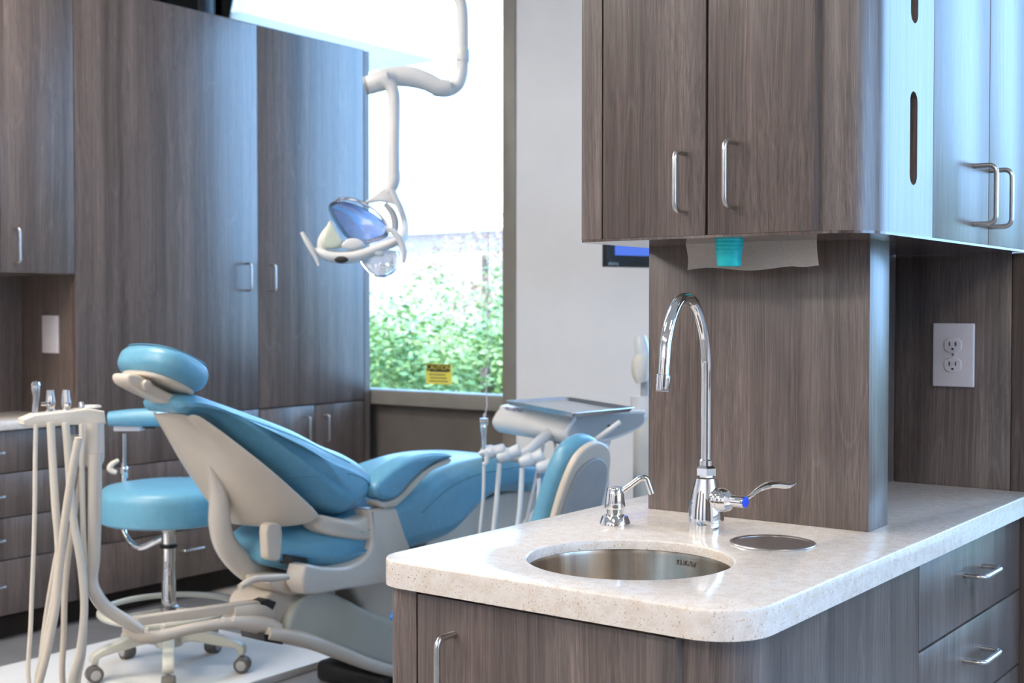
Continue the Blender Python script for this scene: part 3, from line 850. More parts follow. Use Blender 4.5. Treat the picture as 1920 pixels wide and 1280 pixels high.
# seat pan casting
pan = [(-2.885, 2.412, 0.817), (-2.885, 2.441, 0.737), (-2.885, 2.448, 0.685), (-2.885, 2.45, 0.63), (-2.885, 2.469, 0.568), (-2.885, 2.522, 0.507), (-2.885, 2.596, 0.456), (-2.885, 2.682, 0.422), (-2.885, 2.776, 0.403)]
obj('seat_pan', tube(pan, [0.006, 0.022, 0.030, 0.033, 0.034, 0.037, 0.038, 0.036, 0.034], 24, smooth=6), GLOSS, ch, ang=60)
col = [(2.852, 0.626), (2.867, 0.639), (2.964, 0.63), (2.984, 0.609), (3.014, 0.541), (3.044, 0.479), (3.023, 0.424), (2.965, 0.4), (2.856, 0.402), (2.74, 0.413), (2.582, 0.427), (2.579, 0.51), (2.652, 0.495), (2.74, 0.48), (2.805, 0.486), (2.845, 0.508), (2.861, 0.546)]
for s in (1, -1):
    x0, x1 = (XC + 0.16, XC + 0.235) if s == 1 else (XC - 0.235, XC - 0.16)
    obj('side_frame', pill(col if s == 1 else [(y_ if y_ > 2.86 else 2.86, z_) for y_, z_ in col[:10]] + [(2.9, 0.46)], x0, x1, 0.012, smooth=3, seg=5), GLOSS, ch, ang=45)
# armrest on the near side
ar = [(2.858, 0.709), (2.894, 0.736), (2.958, 0.764), (3.033, 0.784), (3.116, 0.79), (3.213, 0.778), (3.221, 0.763), (3.148, 0.756), (3.077, 0.732), (3.012, 0.698), (2.967, 0.666), (2.913, 0.66), (2.87, 0.678)]
arb = [(2.874, 0.664), (2.918, 0.656), (2.975, 0.666), (3.025, 0.699), (3.084, 0.728), (3.148, 0.749), (3.224, 0.763), (3.223, 0.745), (3.148, 0.732), (3.09, 0.707), (3.038, 0.675), (2.987, 0.647), (2.95, 0.634), (2.894, 0.641)]
arm_root = obj('armrest', pill(ar, XC + 0.175, XC + 0.255, 0.018, smooth=4, seg=5), BLUE, ch, ang=60)
obj('armrest_base', pill(arb, XC + 0.190, XC + 0.245, 0.008, smooth=4), BEIGE, arm_root, ang=60)
ac = [(-2.685, 2.925, 0.635), (-2.685, 2.925, 0.623)]
obj('armrest_pin', tube([ac[0], ac[1]], 0.018, 20), CHROME, arm_root)
# headrest
def hr_taper(co):
    return co
ht = math.radians(-24)
hu = Vector((0, math.cos(ht), math.sin(ht))); hn = Vector((0, -math.sin(ht), math.cos(ht)))
hc = Vector((XC + 0.002, 2.262, 1.084))
hM_ = frame(hc, hu, Vector((1, 0, 0)) * -1, hn)
def oval(a, b, n, k=40):
    out = []
    for i in range(k):
        t = 2 * PI * i / k; c_, s_ = math.cos(t), math.sin(t)
        out.append((a * math.copysign(abs(c_) ** (2 / n), c_), b * math.copysign(abs(s_) ** (2 / n), s_)))
    return out
hd = obj('headrest', pill(oval(0.104, 0.128, 2.7), -0.040, 0.040, 0.036, hM_, smooth=0, seg=8), BLUE, ch, ang=60)
rimp = oval(0.090, 0.113, 2.7)
obj('piping', tube([hM_ @ Vector((u, v, 0.0375)) for u, v in rimp + rimp[:1]], 0.002, 8, cap=False), BLUESEAM, hd)
obj('back_plate', pill(oval(0.086, 0.100, 2.7), -0.050, -0.036, 0.005, hM_, smooth=0), BEIGE, hd, ang=60)
br = [(2.118, 1.076), (2.156, 1.071), (2.204, 1.043), (2.276, 1.01), (2.335, 0.992), (2.328, 0.968), (2.276, 0.977), (2.222, 1.001), (2.155, 1.031), (2.118, 1.053)]
bo = obj('headrest_bracket', pill(br, XC - 0.028, XC + 0.045, 0.008, smooth=3), BEIGE, ch, ang=50)
for px_ in [(2.169, 1.046), (2.301, 0.994)]:
    obj('knob', cyl((XC + 0.040, px_[0], px_[1]), (1, 0, 0), 0.014, 0.018, 0.003), BEIGE, bo)
# under-seat mechanism
ml = [(2.507, 0.477), (2.633, 0.464), (2.667, 0.447), (2.663, 0.411), (2.6, 0.413), (2.527, 0.441)]
obj('tilt_housing', pill(ml, XC + 0.06, XC + 0.16, 0.008, smooth=2), BEIGE, ch, ang=45)
bl = [(2.59, 0.531), (2.655, 0.514), (2.655, 0.486), (2.59, 0.503)]
obj('gap_cover', pill(bl, XC - 0.05, XC + 0.163, 0.002, smooth=0), BLACK, ch)
dk = [(2.65, 0.412), (2.833, 0.393), (2.842, 0.347), (2.694, 0.372)]
obj('lift_column', pill(dk, XC - 0.02, XC + 0.10, 0.005, smooth=0), DARKSTEEL, ch)
lev = [(-2.66, 2.328, 0.494), (-2.66, 2.359, 0.504), (-2.66, 2.39, 0.506), (-2.66, 2.445, 0.499), (-2.66, 2.505, 0.492)]
obj('release_lever', tube(lev, [0.009, 0.0095, 0.010, 0.011, 0.009], 12, smooth=4), BEIGE, ch)
# base
bc = [(2.58, 0.305), (2.597, 0.358), (2.649, 0.399), (2.715, 0.409), (2.825, 0.36), (2.92, 0.309), (3.096, 0.224), (3.37, 0.117), (3.741, -0.009), (3.741, -0.082), (3.37, -0.011), (3.087, 0.079), (2.943, 0.139), (2.755, 0.23), (2.644, 0.276)]
obj('base_cover', pill(bc, XC - 0.17, XC + 0.16, 0.02, smooth=4, seg=5, taper=ctaper), GREYGREEN, ch, ang=55)
bs = [(2.507, 0.382), (2.531, 0.417), (2.594, 0.429), (2.68, 0.401), (2.747, 0.386), (2.68, 0.35), (2.653, 0.287), (2.593, 0.296), (2.543, 0.336)]
obj('base_shoulder', pill(bs, XC - 0.02, XC + 0.125, 0.012, smooth=4), BEIGE, ch, ang=45)
rc_ = [(2.485, 0.398), (2.499, 0.41), (2.52, 0.413), (2.551, 0.398), (2.536, 0.376)]
obj('service_opening', pill(rc_, XC + 0.1, XC + 0.143, 0.002, smooth=0), BLACK, ch)
rl = [(-2.71, 2.469, 0.329), (-2.71, 2.593, 0.291), (-2.71, 2.724, 0.231), (-2.71, 2.887, 0.15), (-2.71, 3.054, 0.081), (-2.71, 3.45, -0.062)]
obj('base_rim', tube(rl, [0.018, 0.022, 0.022, 0.02, 0.018, 0.016], 14, smooth=5), BEIGE, ch)
bk2 = [(2.45, 0.334), (2.519, 0.311), (2.523, 0.288), (2.454, 0.312)]
obj('socket_recess', pill(bk2, XC + 0.10, XC + 0.20, 0.002, smooth=0), BLACK, ch)
obj('floor_plate', box(XC - 0.18, XC + 0.14, 3.02, 3.75, 0.0, 0.07, 0.02, 3), BLACK, ch)
obj('footrest_support', pill([(3.35, 0.30), (3.6, 0.33), (3.95, 0.50), (3.95, 0.572), (3.55, 0.56), (3.3, 0.48)], XC - 0.08, XC + 0.08, 0.01, smooth=2), BEIGE, ch, ang=50)
obj('pedestal', pill([(3.12, 0.05), (3.7, 0.05), (3.66, 0.22), (3.4, 0.36), (3.1, 0.47), (2.86, 0.47), (2.95, 0.3)], XC - 0.11, XC + 0.11, 0.02, smooth=3), BEIGE, ch, ang=50)

# foot control with blue cover
fp = thing('foot_pedal', (-2.75, 2.98, 0.0), 'bright blue foot pedal cover on the base beside the island corner', 'foot pedal')
fpp = [(-2.465, 2.702, 0.374), (-2.448, 2.715, 0.39), (-2.409, 2.745, 0.405), (-2.384, 2.763, 0.399), (-2.383, 2.762, 0.362), (-2.424, 2.732, 0.362), (-2.447, 2.714, 0.365)]
A = Vector(fpp[1]); 
obj('cover', pill([(0, 0), (0.03, 0.016), (0.09, 0.022), (0.13, 0.010), (0.13, -0.012), (0.02, -0.012)], -0.05, 0.05, 0.006, frame(Vector(fpp[0]) + Vector((0, 0.02, 0)), (0.80, 0.60, 0), (0, 0, 1), (0.6, -0.8, 0)), smooth=3), BLUEPED, fp, ang=50)
obj('pedal_arm', tube([Vector(fpp[0]) + Vector((0.07, 0.07, -0.01)), Vector((-2.66, 3.2, 0.02))], 0.01, 10), DARKSTEEL, fp)

# ============================================================ OVERHEAD LAMP
RX = Vector((math.cos(math.radians(36.7)), math.sin(math.radians(36.7)), 0))
RY = Vector((-math.sin(math.radians(36.7)), math.cos(math.radians(36.7)), 0))
lo = [(-2.831, 3.148, 1.83)][0]
lt = thing('exam_lamp', lo, 'white overhead dental exam lamp with chrome reflector hanging over the chair', 'exam lamp')
k_ = 4.2 / 2390
obj('ceiling_arm', tube([*[(-2.936, 3.165, 2.868), (-2.845, 3.221, 2.494), (-2.735, 3.298, 2.352), (-2.705, 3.319, 2.306), (-2.69, 3.329, 2.26), (-2.686, 3.33, 2.192), (-2.685, 3.328, 2.112)]], [0.02, 0.02, 0.019, 0.019, 0.0195, 0.0195, 0.0195], 20, smooth=5), LAMPP, lt)
obj('swivel_collar', tube([*[(-2.685, 3.328, 2.121), (-2.685, 3.328, 2.114), (-2.684, 3.328, 2.08), (-2.686, 3.326, 2.073)]], [0.0195, 0.023, 0.023, 0.021], 24), LAMPP, lt)
obj('elbow', tube([*[(-2.686, 3.326, 2.075), (-2.687, 3.325, 2.036), (-2.697, 3.315, 2), (-2.723, 3.296, 1.982), (-2.735, 3.249, 1.981)]], [0.021, 0.021, 0.022, 0.024, 0.027], 20, smooth=5), LAMPP, lt)
obj('spring_arm', tube([*[(-2.697, 3.278, 1.986), (-2.729, 3.254, 1.986), (-2.763, 3.229, 2.005), (-2.803, 3.2, 2.019), (-2.843, 3.17, 2.021), (-2.867, 3.126, 2.007), (-2.891, 3.108, 1.998)]], [0.024, 0.029, 0.031, 0.034, 0.033, 0.030, 0.026], 24, smooth=5), LAMPP, lt)
kn = [(-2.884, 3.076, 1.982), (-2.819, 3.125, 2.003)]
obj('knuckle', cyl(kn[0], Vector(kn[1]) - Vector(kn[0]), 0.031, 0.075, 0.006), LAMPP, lt)
obj('knuckle_cap', cyl(Vector(kn[0]) - (Vector(kn[1]) - Vector(kn[0])).normalized() * 0.008, Vector(kn[1]) - Vector(kn[0]), 0.030, 0.012, 0.003), GREYP, lt)
obj('drop_pole', tube([*[(-2.844, 3.093, 1.995), (-2.822, 3.11, 1.984), (-2.809, 3.119, 1.96), (-2.805, 3.12, 1.911), (-2.804, 3.118, 1.807), (-2.802, 3.115, 1.694)]], [0.022, 0.021, 0.0205, 0.020, 0.0195, 0.0195], 20, smooth=5), LAMPP, lt)
obj('pole_end', tube([*[(-2.802, 3.116, 1.699), (-2.802, 3.115, 1.671), (-2.808, 3.109, 1.647), (-2.819, 3.101, 1.629)]], [0.0205, 0.021, 0.019, 0.014], 18, smooth=4), LAMPP, lt)
yk = obj('yoke', tube([*[(-2.803, 3.101, 1.649), (-2.79, 3.109, 1.611), (-2.775, 3.119, 1.573), (-2.765, 3.126, 1.531), (-2.732, 3.086, 1.49), (-2.719, 3.045, 1.457)]], [0.012, 0.014, 0.013, 0.013, 0.014, 0.012], 14, smooth=5, flat=0.7), LAMPP, lt)
def localpoly(pts, cx, cy): return [((x - cx) * k_, -(y - cy) * k_) for x, y in pts]
LF = lambda cx, cy, F_: frame(Vector((0, 0, 1.25)), RX, Vector((0, 0, 1)), -RY)
yo = [(-2.827, 3.094, 1.615)][0]
obj('yoke_web', pill(localpoly([(736, 345), (700, 368), (682, 382), (712, 378), (740, 384), (752, 400), (745, 368)], 720, 370), -0.012, 0.012, 0.005, frame(yo, RX, (0, 0, 1), -RY), smooth=4), LAMPP, yk, ang=50)
obj('back_ring', tube([*[(-2.811, 3.081, 1.593), (-2.792, 3.094, 1.565), (-2.783, 3.099, 1.53), (-2.786, 3.097, 1.492)]], [0.008, 0.011, 0.012, 0.010], 12, smooth=5), GREYP, yk)
# reflector: two curved mirror leaves
def leaf(outline, F_, bulge, cx, cy, yaw=0, pitch=0):
    P_ = crom(localpoly(outline, cx, cy), 5)
    b = BM(); rings = []
    c0 = sum((Vector((q.x, q.y)) for q in P_), Vector((0, 0))) / len(P_)
    for t in [1, 0.85, 0.65, 0.45, 0.25, 0.1]:
        rings.append([b.verts.new((c0.x + (q.x - c0.x) * t, c0.y + (q.y - c0.y) * t, -bulge * (1 - t * t))) for q in P_])
    ctr = b.verts.new((c0.x, c0.y, -bulge))
    n = len(P_)
    for A, B in zip(rings[:-1], rings[1:]):
        for i in range(n): b.faces.new((A[i], A[(i + 1) % n], B[(i + 1) % n], B[i]))
    for i in range(n): b.faces.new((rings[-1][i], rings[-1][(i + 1) % n], ctr))
    bmesh.ops.solidify(b, geom=list(b.faces), thickness=0.004)
    return b
o1 = [(-2.879, 3.028, 1.53)][0]
n1 = (-RY * 0.80 + RX * -0.25 + Vector((0, 0, -0.55))).normalized()
x1_ = Vector((0, 0, 1)).cross(n1).normalized(); y1_ = n1.cross(x1_)
obj('upper_reflector', xform(leaf([(620, 392), (626, 376), (648, 371), (680, 382), (708, 400), (730, 426), (726, 444), (706, 456), (670, 462), (642, 452), (628, 425)], 4.14, 0.028, 672, 418), frame(o1, x1_ * -1 if x1_.dot(RX) < 0 else x1_, y1_, n1)), MIRROR, lt, ang=70)
obj('reflector_rim', tube([*[(-2.956, 2.984, 1.566), (-2.947, 2.979, 1.593), (-2.908, 2.984, 1.608), (-2.859, 3.007, 1.599), (-2.818, 3.038, 1.57), (-2.787, 3.059, 1.528), (-2.781, 3.063, 1.497)]], 0.0045, 10, smooth=5), CHROME, lt)
o2 = [(-2.808, 3.052, 1.402)][0]
n2 = (-RY * 0.86 + RX * 0.15 + Vector((0, 0, 0.35))).normalized()
x2_ = Vector((0, 0, 1)).cross(n2).normalized(); y2_ = n2.cross(x2_)
obj('lower_reflector', xform(leaf([(672, 482), (700, 470), (744, 466), (748, 490), (738, 512), (716, 522), (694, 515)], 4.12, -0.03, 712, 492), frame(o2, x2_ * -1 if x2_.dot(RX) < 0 else x2_, y2_, n2)), CHROME, lt, ang=70)
fb = obj('front_bar', tube([*[(-2.905, 2.856, 1.437), (-2.883, 2.872, 1.425), (-2.853, 2.894, 1.415), (-2.817, 2.921, 1.415), (-2.775, 2.952, 1.426), (-2.737, 2.982, 1.445), (-2.703, 3.007, 1.462), (-2.684, 3.022, 1.474)]], [0.012, 0.020, 0.024, 0.025, 0.024, 0.020, 0.017, 0.012], 16, smooth=5, flat=0.8), LAMPP, lt)
obj('bar_inner_lip', tube([*[(-2.9, 2.884, 1.436), (-2.901, 2.885, 1.47), (-2.883, 2.9, 1.512), (-2.877, 2.904, 1.524)]], [0.016, 0.014, 0.009, 0.004], 12, smooth=4), LAMPP, fb)
bs_ = [(-2.845, 2.913, 1.435)][0]
obj('bulb_shield', pill(localpoly([(608, 462), (612, 440), (622, 416), (634, 436), (644, 458), (628, 466)], 640, 470), -0.03, 0.03, 0.008, frame(bs_, RX, (0, 0, 1), -RY), smooth=3), SHIELD, fb, ang=50)
obj('bulb_cover', pill(localpoly([(642, 464), (652, 450), (672, 449), (682, 460), (664, 468)], 640, 470), -0.01, 0.03, 0.006, frame(bs_, RX, (0, 0, 1), -RY), smooth=3), WHITEP, fb, ang=50)
bt = [(-2.807, 2.875, 1.405)][0]
obj('switch_button', xform(lathe([(0.001, 0.006), (0.020, 0.004), (0.022, 0)], seg=32), frame(bt, RX, Vector((0, 0, 0.5)), (-RY + Vector((0, 0, -0.15)))) @ Matrix.Diagonal((1, 0.5, 1, 1))), BLACK, fb)
bt = [(-2.71, 2.945, 1.423)][0]
obj('adjuster', xform(lathe([(0.001, 0.006), (0.013, 0.004), (0.015, 0)], seg=32), frame(bt, RX, (0, 0, 1), -RY) @ Matrix.Diagonal((1, 0.55, 1, 1))), GREYTXT, fb)
obj('grip', tube([*[(-2.924, 2.819, 1.492), (-2.912, 2.826, 1.467), (-2.899, 2.836, 1.439), (-2.888, 2.843, 1.414), (-2.879, 2.849, 1.387)]], [0.006, 0.0085, 0.009, 0.007, 0.005], 12, smooth=4), LAMPP, fb)
obj('grip', tube([*[(-2.701, 2.96, 1.505), (-2.679, 2.976, 1.493), (-2.663, 2.987, 1.466), (-2.653, 2.994, 1.433), (-2.653, 2.993, 1.396)]], [0.006, 0.009, 0.010, 0.009, 0.005], 12, smooth=4), LAMPP, fb)

# ============================================================ ASSISTANT STOOL (blue, on the mat)
SX, SY = -3.50, 2.75
sl_ = thing('assistant_stool', (SX, SY, MZ), 'round light blue stool with foot ring and castors, behind the dental chair', 'stool')
zt = 0.665
obj('seat', lathe([(0.02, zt), (0.15, zt - 0.001), (0.205, zt - 0.010), (0.222, zt - 0.024), (0.227, zt - 0.045), (0.230, zt - 0.10), (0.228, zt - 0.118), (0.215, zt - 0.126), (0.05, zt - 0.127)], (SX, SY, 0), 64), BLUE, sl_, ang=40)
obj('seat_plate', lathe([(0.10, zt - 0.127), (0.09, zt - 0.14), (0.03, zt - 0.152), (0.028, zt - 0.16)], (SX, SY, 0)), BEIGE, sl_)
obj('gas_cylinder', lathe([(0.024, 0.20), (0.024, 0.335), (0.022, 0.34), (0.022, 0.455), (0.024, 0.46), (0.024, zt - 0.155)], (SX, SY, 0)), CHROME, sl_)
obj('cylinder_ring', lathe([(0.022, 0.443), (0.030, 0.446), (0.030, 0.456), (0.022, 0.459)], (SX, SY, 0)), BLACK, sl_)
obj('ring_hub', lathe([(0.024, 0.20), (0.033, 0.205), (0.033, 0.245), (0.026, 0.25)], (SX, SY, 0)), DARKSTEEL, sl_)
fr = BM(); n = 64; RR = 0.225
tube([(SX + RR * math.cos(2 * PI * i / n), SY + RR * math.sin(2 * PI * i / n), 0.235) for i in range(n + 1)], 0.010, 10, cap=False, bm=fr)
obj('foot_ring', fr, GREYGREEN, sl_, ang=60)
for a in (20, 140, 260):
    c_, s_ = math.cos(math.radians(a)), math.sin(math.radians(a))
    obj('ring_spoke', tube([(SX + 0.028 * c_, SY + 0.028 * s_, 0.235), (SX + 0.218 * c_, SY + 0.218 * s_, 0.235)], 0.008, 10), GREYGREEN, sl_)
obj('hub', lathe([(0.045, MZ + 0.085), (0.05, MZ + 0.10), (0.045, MZ + 0.15), (0.03, 0.205)], (SX, SY, 0)), GREYGREEN, sl_)
for a in (33, 105, 177, 249, 321):
    ca, sa = math.cos(math.radians(a)), math.sin(math.radians(a))
    D_ = Vector((ca, sa, 0)); Wd = Vector((-sa, ca, 0))
    lp = [(0.02, 0.175), (0.10, 0.168), (0.20, 0.142), (0.255, 0.118), (0.262, 0.09), (0.24, 0.085), (0.232, 0.106), (0.16, 0.118), (0.08, 0.130), (0.02, 0.115)]
    lg = obj('leg', pill([(p_[0], p_[1]) for p_ in lp], -0.019, 0.019, 0.006, frame((SX, SY, 0), D_, (0, 0, 1), Wd * -1), smooth=3), GREYGREEN, sl_, ang=45)
    base = Vector((SX, SY, 0)) + D_ * 0.25
    cw = cyl(base + Wd * -0.022 + Vector((0.012, -0.008, MZ + 0.027)), Wd, 0.027, 0.044, 0.005, 28)
    cs = obj('castor', cw, RUBBER, lg)
    obj('castor_hub', cyl(base + Wd * -0.0235 + Vector((0.012, -0.008, MZ + 0.027)), Wd, 0.017, 0.047, 0.002, 24), GREYP, cs)
    obj('castor_stem', cyl(base + Vector((0, 0, MZ + 0.045)), (0, 0, 1), 0.008, 0.03), GREYP, cs)
# torso bar on its curved chrome post
bar = obj('torso_post', tube([*[(-3.518, 2.756, 0.482), (-3.558, 2.738, 0.46), (-3.623, 2.726, 0.435), (-3.681, 2.721, 0.455), (-3.729, 2.736, 0.488), (-3.739, 2.742, 0.543), (-3.738, 2.747, 0.654), (-3.738, 2.749, 0.714)]], 0.0105, 14, smooth=6), CHROME, sl_)
obj('torso_upper_post', tube([*[(-3.737, 2.749, 0.71), (-3.739, 2.751, 0.818)]], 0.0075, 14), CHROME, bar)
ps = [(-3.737, 2.749, 0.682), (-3.738, 2.749, 0.714), (-3.739, 2.751, 0.785), (-3.739, 2.752, 0.84)]
obj('post_clamp', lathe([(0.012, -0.02), (0.014, -0.015), (0.014, 0.015), (0.012, 0.02)], ps[0]), CHROME, bar)
kb = [(-3.759, 2.708, 0.701)][0]
obj('lever_knob', tube([*[(-3.746, 2.731, 0.726), (-3.763, 2.717, 0.711), (-3.769, 2.713, 0.693), (-3.751, 2.726, 0.682)]], [0.006, 0.010, 0.011, 0.007], 12, smooth=4), CREAM, bar)
obj('bracket', xform(box(-0.03, 0.065, -0.03, 0.03, -0.012, 0.012, 0.004), frame(ps[3], RX, RY, (0, 0, 1))), PLATE, bar)
obj('tilt_pin', tube([Vector(ps[3]) + RX * 0.06, Vector(ps[3]) + RX * 0.11], 0.006, 10), BLACK, bar)
pts = [*[(-3.756, 2.703, 0.871), (-3.689, 2.753, 0.875), (-3.615, 2.808, 0.876), (-3.549, 2.858, 0.873)]]
pd = obj('torso_pad', tube(pts, [0.026, 0.032, 0.033, 0.028], 20, smooth=6, flat=0.95), BLUE, sl_, ang=60)
pe = BM()

# ============================================================ DOCTOR STOOL (only its back shows behind the island)
dcx, dcy = -1.78, 3.22
ds = thing('doctor_stool', (dcx, dcy, 0), 'stool with a tilted light blue backrest and grey back panel, behind the soap dispenser', 'stool')
dn = (RX * 0.80 - RY * 0.60).normalized()          # back of the backrest looks this way
dw = (RX * 0.60 + RY * 0.80).normalized()
tz = (Vector((0, 0, 1)) * 0.955 + dn * 0.295).normalized()
dnn = dw.cross(tz).normalized()
if dnn.dot(dn) < 0: dnn = -dnn
bo_ = [(-2.007, 3.004, 0.723)][0]
arch = [(x * 0.76, y * 0.93) for x, y in [(-0.155, -0.20), (-0.16, -0.05), (-0.145, 0.08), (-0.10, 0.155), (0, 0.185), (0.10, 0.155), (0.145, 0.08), (0.16, -0.05), (0.155, -0.20), (0, -0.215)]]
dM = frame(bo_, dw, tz, dnn)
bb = obj('backrest', pill(arch, -0.065, -0.002, 0.028, dM, smooth=5, seg=5), BLUE, ds, ang=60)
obj('back_frame', pill([(x * 0.97, y * 0.97) for x, y in arch], -0.002, 0.022, 0.008, dM, smooth=5), BEIGE, ds, ang=60)
obj('back_panel', pill([(x * 0.82, y * 0.80 - 0.015) for x, y in arch], 0.018, 0.030, 0.006, dM, smooth=5), GREYP, ds, ang=60)
sb = Vector(bo_) + dn * -0.26; sb.z = 0.56
obj('seat', lathe([(0.02, 0.50), (0.16, 0.498), (0.20, 0.485), (0.208, 0.46), (0.205, 0.425), (0.19, 0.415), (0.03, 0.415)], (sb.x, sb.y, 0), 56), BLUE, ds, ang=40)
obj('back_stem', tube([Vector(bo_) + Vector((0, 0, -0.15)) + dn * 0.0, Vector(bo_) + dn * -0.01 + Vector((0, 0, -0.36)), Vector((sb.x, sb.y, 0.40)) + dn * 0.12, Vector((sb.x, sb.y, 0.405))], 0.012, 12, smooth=5), DARKSTEEL, ds)
obj('gas_cylinder', lathe([(0.022, 0.10), (0.022, 0.30), (0.028, 0.30), (0.028, 0.415)], (sb.x, sb.y, 0)), CHROME, ds)
for a in (10, 82, 154, 226, 298):
    D_ = Vector((math.cos(math.radians(a)), math.sin(math.radians(a)), 0)); Wd = Vector((-D_.y, D_.x, 0))
    lg = obj('leg', pill([(0.0, 0.13), (0.10, 0.125), (0.24, 0.09), (0.255, 0.06), (0.22, 0.062), (0.10, 0.085), (0.0, 0.085)], -0.018, 0.018, 0.006, frame((sb.x, sb.y, 0), D_, (0, 0, 1), -Wd), smooth=3), GREYGREEN, ds, ang=45)
    cb = Vector((sb.x, sb.y, 0)) + D_ * 0.245
    obj('castor', cyl(cb - Wd * 0.02 + Vector((0, 0, 0.027)), Wd, 0.027, 0.04, 0.005, 24), RUBBER, lg)

# ============================================================ DELIVERY UNIT
az = math.radians(66.7)
d1 = Vector((-math.sin(az), math.cos(az), 0)); d2 = Vector((math.cos(az), math.sin(az), 0))
C0 = Vector((-2.364, 3.466, 0))
du = thing('delivery_unit', (C0.x - 0.2, C0.y + 0.25, 0.80), 'white dental delivery unit with steel tray top and hanging hand tools, beside the leg rest', 'dental delivery unit')
dM = frame(C0, d2, (0, 0, 1), -d1)
prof = [(0.0, 0.836), (0.008, 0.862), (0.03, 0.888), (0.06, 0.904), (0.30, 0.906), (0.325, 0.895), (0.325, 0.862), (0.28, 0.836), (0.18, 0.808), (0.06, 0.800), (0.02, 0.808)]
obj('housing', pill(prof, -0.50, 0.0, 0.006, dM, smooth=3), WHITEP, du, ang=40)
obj('side_cap', pill([(0.012, 0.838), (0.02, 0.858), (0.045, 0.885), (0.065, 0.896), (0.30, 0.897), (0.315, 0.888), (0.315, 0.864), (0.27, 0.842), (0.17, 0.818), (0.05, 0.811), (0.022, 0.818)], -0.003, 0.004, 0.002, dM, smooth=3), GREYP, du, ang=40)
for px_ in (0.17, 0.205):
    obj('pad_button', cyl(C0 + d2 * px_ + Vector((0, 0, 0.858)) - d1 * 0.004, -d1, 0.006, 0.002), BLACK, du)
lg_ = C0 + d1 * 0.37 + d2 * 0.022 + Vector((0, 0, 0.8885))
scr = BM()
sc0 = [(-0.075, 0.0), (-0.06, 0.008), (-0.055, -0.004), (-0.04, 0.006), (-0.03, -0.004), (-0.015, 0.006), (-0.005, -0.004), (0.015, 0.005), (0.03, -0.003), (0.05, 0.003)]
nrm_s = (Vector((0, 0, 0.7)) - d2 * 0.72).normalized(); up_s = nrm_s.cross(-d1) if nrm_s.cross(-d1).z > 0 else -nrm_s.cross(-d1)
tube([lg_ + (-d1) * x_ + up_s * (y_ + 0.003) + nrm_s * 0.002 for x_, y_ in sc0], 0.0016, 6, smooth=4, bm=scr)
obj('script_logo', scr, LOGO, du)
tr = [(-2.733, 3.619, 0.925), (-2.659, 3.916, 0.925), (-2.19, 3.624, 0.925), (-2.221, 3.303, 0.925)]
tcx = sum((Vector(t) for t in tr), Vector()) / 4
tp_ = [((Vector(t) - tcx).x, (Vector(t) - tcx).y) for t in tr]
ty = thing('instrument_tray', (tcx.x, tcx.y, 0.912), 'shallow rectangular steel tray on top of the delivery unit', 'tray')
def rnd(pp, r=0.02, n=4):
    out = []
    v = [Vector(p) for p in pp]
    for i in range(4):
        a, b_, c_ = v[i - 1], v[i], v[(i + 1) % 4]
        p0 = b_ + (a - b_).normalized() * r; p1 = b_ + (c_ - b_).normalized() * r
        for k in range(n + 1):
            t = k / n; out.append(tuple(p0 * (1 - t) ** 2 + b_ * 2 * t * (1 - t) + p1 * t * t))
    return out
tb = BM(); ro = rnd(tp_); cx_ = Vector((tcx.x, tcx.y, 0))
levels = [(1.0, 0.925), (0.985, 0.9265), (0.965, 0.922), (0.93, 0.913), (0.0, 0.913)]
rings = []
for s, z in levels[:-1]: rings.append([tb.verts.new((tcx.x + p_[0] * s, tcx.y + p_[1] * s, z)) for p_ in ro])
for A, B in zip(rings[:-1], rings[1:]):
    for i in range(len(ro)): tb.faces.new((A[i], A[(i + 1) % len(ro)], B[(i + 1) % len(ro)], B[i]))
tb.faces.new(rings[-1])
bmesh.ops.recalc_face_normals(tb, faces=tb.faces)
to = obj('tray_pan', tb, TRAYM, ty, ang=50, fin=True)
mm = to.modifiers.new('thick', 'SOLIDIFY'); mm.thickness = 0.002
obj('holder_arm', tube([*[(-2.463, 3.516, 0.833), (-2.454, 3.447, 0.814), (-2.462, 3.391, 0.786), (-2.501, 3.361, 0.754)]], [0.020, 0.018, 0.015, 0.012], 14, smooth=4), WHITEP, du)
obj('handle_bar', tube([*[(-2.208, 3.394, 0.83), (-2.144, 3.38, 0.868), (-2.114, 3.404, 0.897)]], [0.0085, 0.009, 0.008], 12, smooth=3), WHITEP, du)
obj('support_rod', tube([*[(-2.449, 3.526, 0.807), (-2.442, 3.529, 0.764), (-2.437, 3.531, 0.71)]], 0.005, 10), GREYP, du)
bar_pts = [*[(-2.529, 3.291, 0.78), (-2.477, 3.329, 0.763), (-2.424, 3.368, 0.752), (-2.368, 3.409, 0.735)]]
obj('holder_bar', tube(bar_pts, 0.010, 12, smooth=4), WHITEP, du)
hs = [(928, 845, 906, 903, 1000), (957, 849, 937, 928, 1010), (1000, 858, 981, 972, 1010), (1033, 868, 1012, 1005, 1010)]
hold = [*[(-2.488, 3.246, 0.795), (-2.448, 3.276, 0.789), (-2.389, 3.32, 0.773), (-2.343, 3.353, 0.756)]]
hend = [*[(-2.516, 3.226, 0.79), (-2.476, 3.255, 0.777), (-2.418, 3.298, 0.761), (-2.373, 3.33, 0.742)]]
hmid = [*[(-2.516, 3.221, 0.65), (-2.481, 3.248, 0.65), (-2.42, 3.292, 0.632), (-2.374, 3.326, 0.615)]]
hlow = [*[(-2.521, 3.212, 0.478), (-2.487, 3.237, 0.461), (-2.428, 3.28, 0.444), (-2.38, 3.316, 0.427)]]
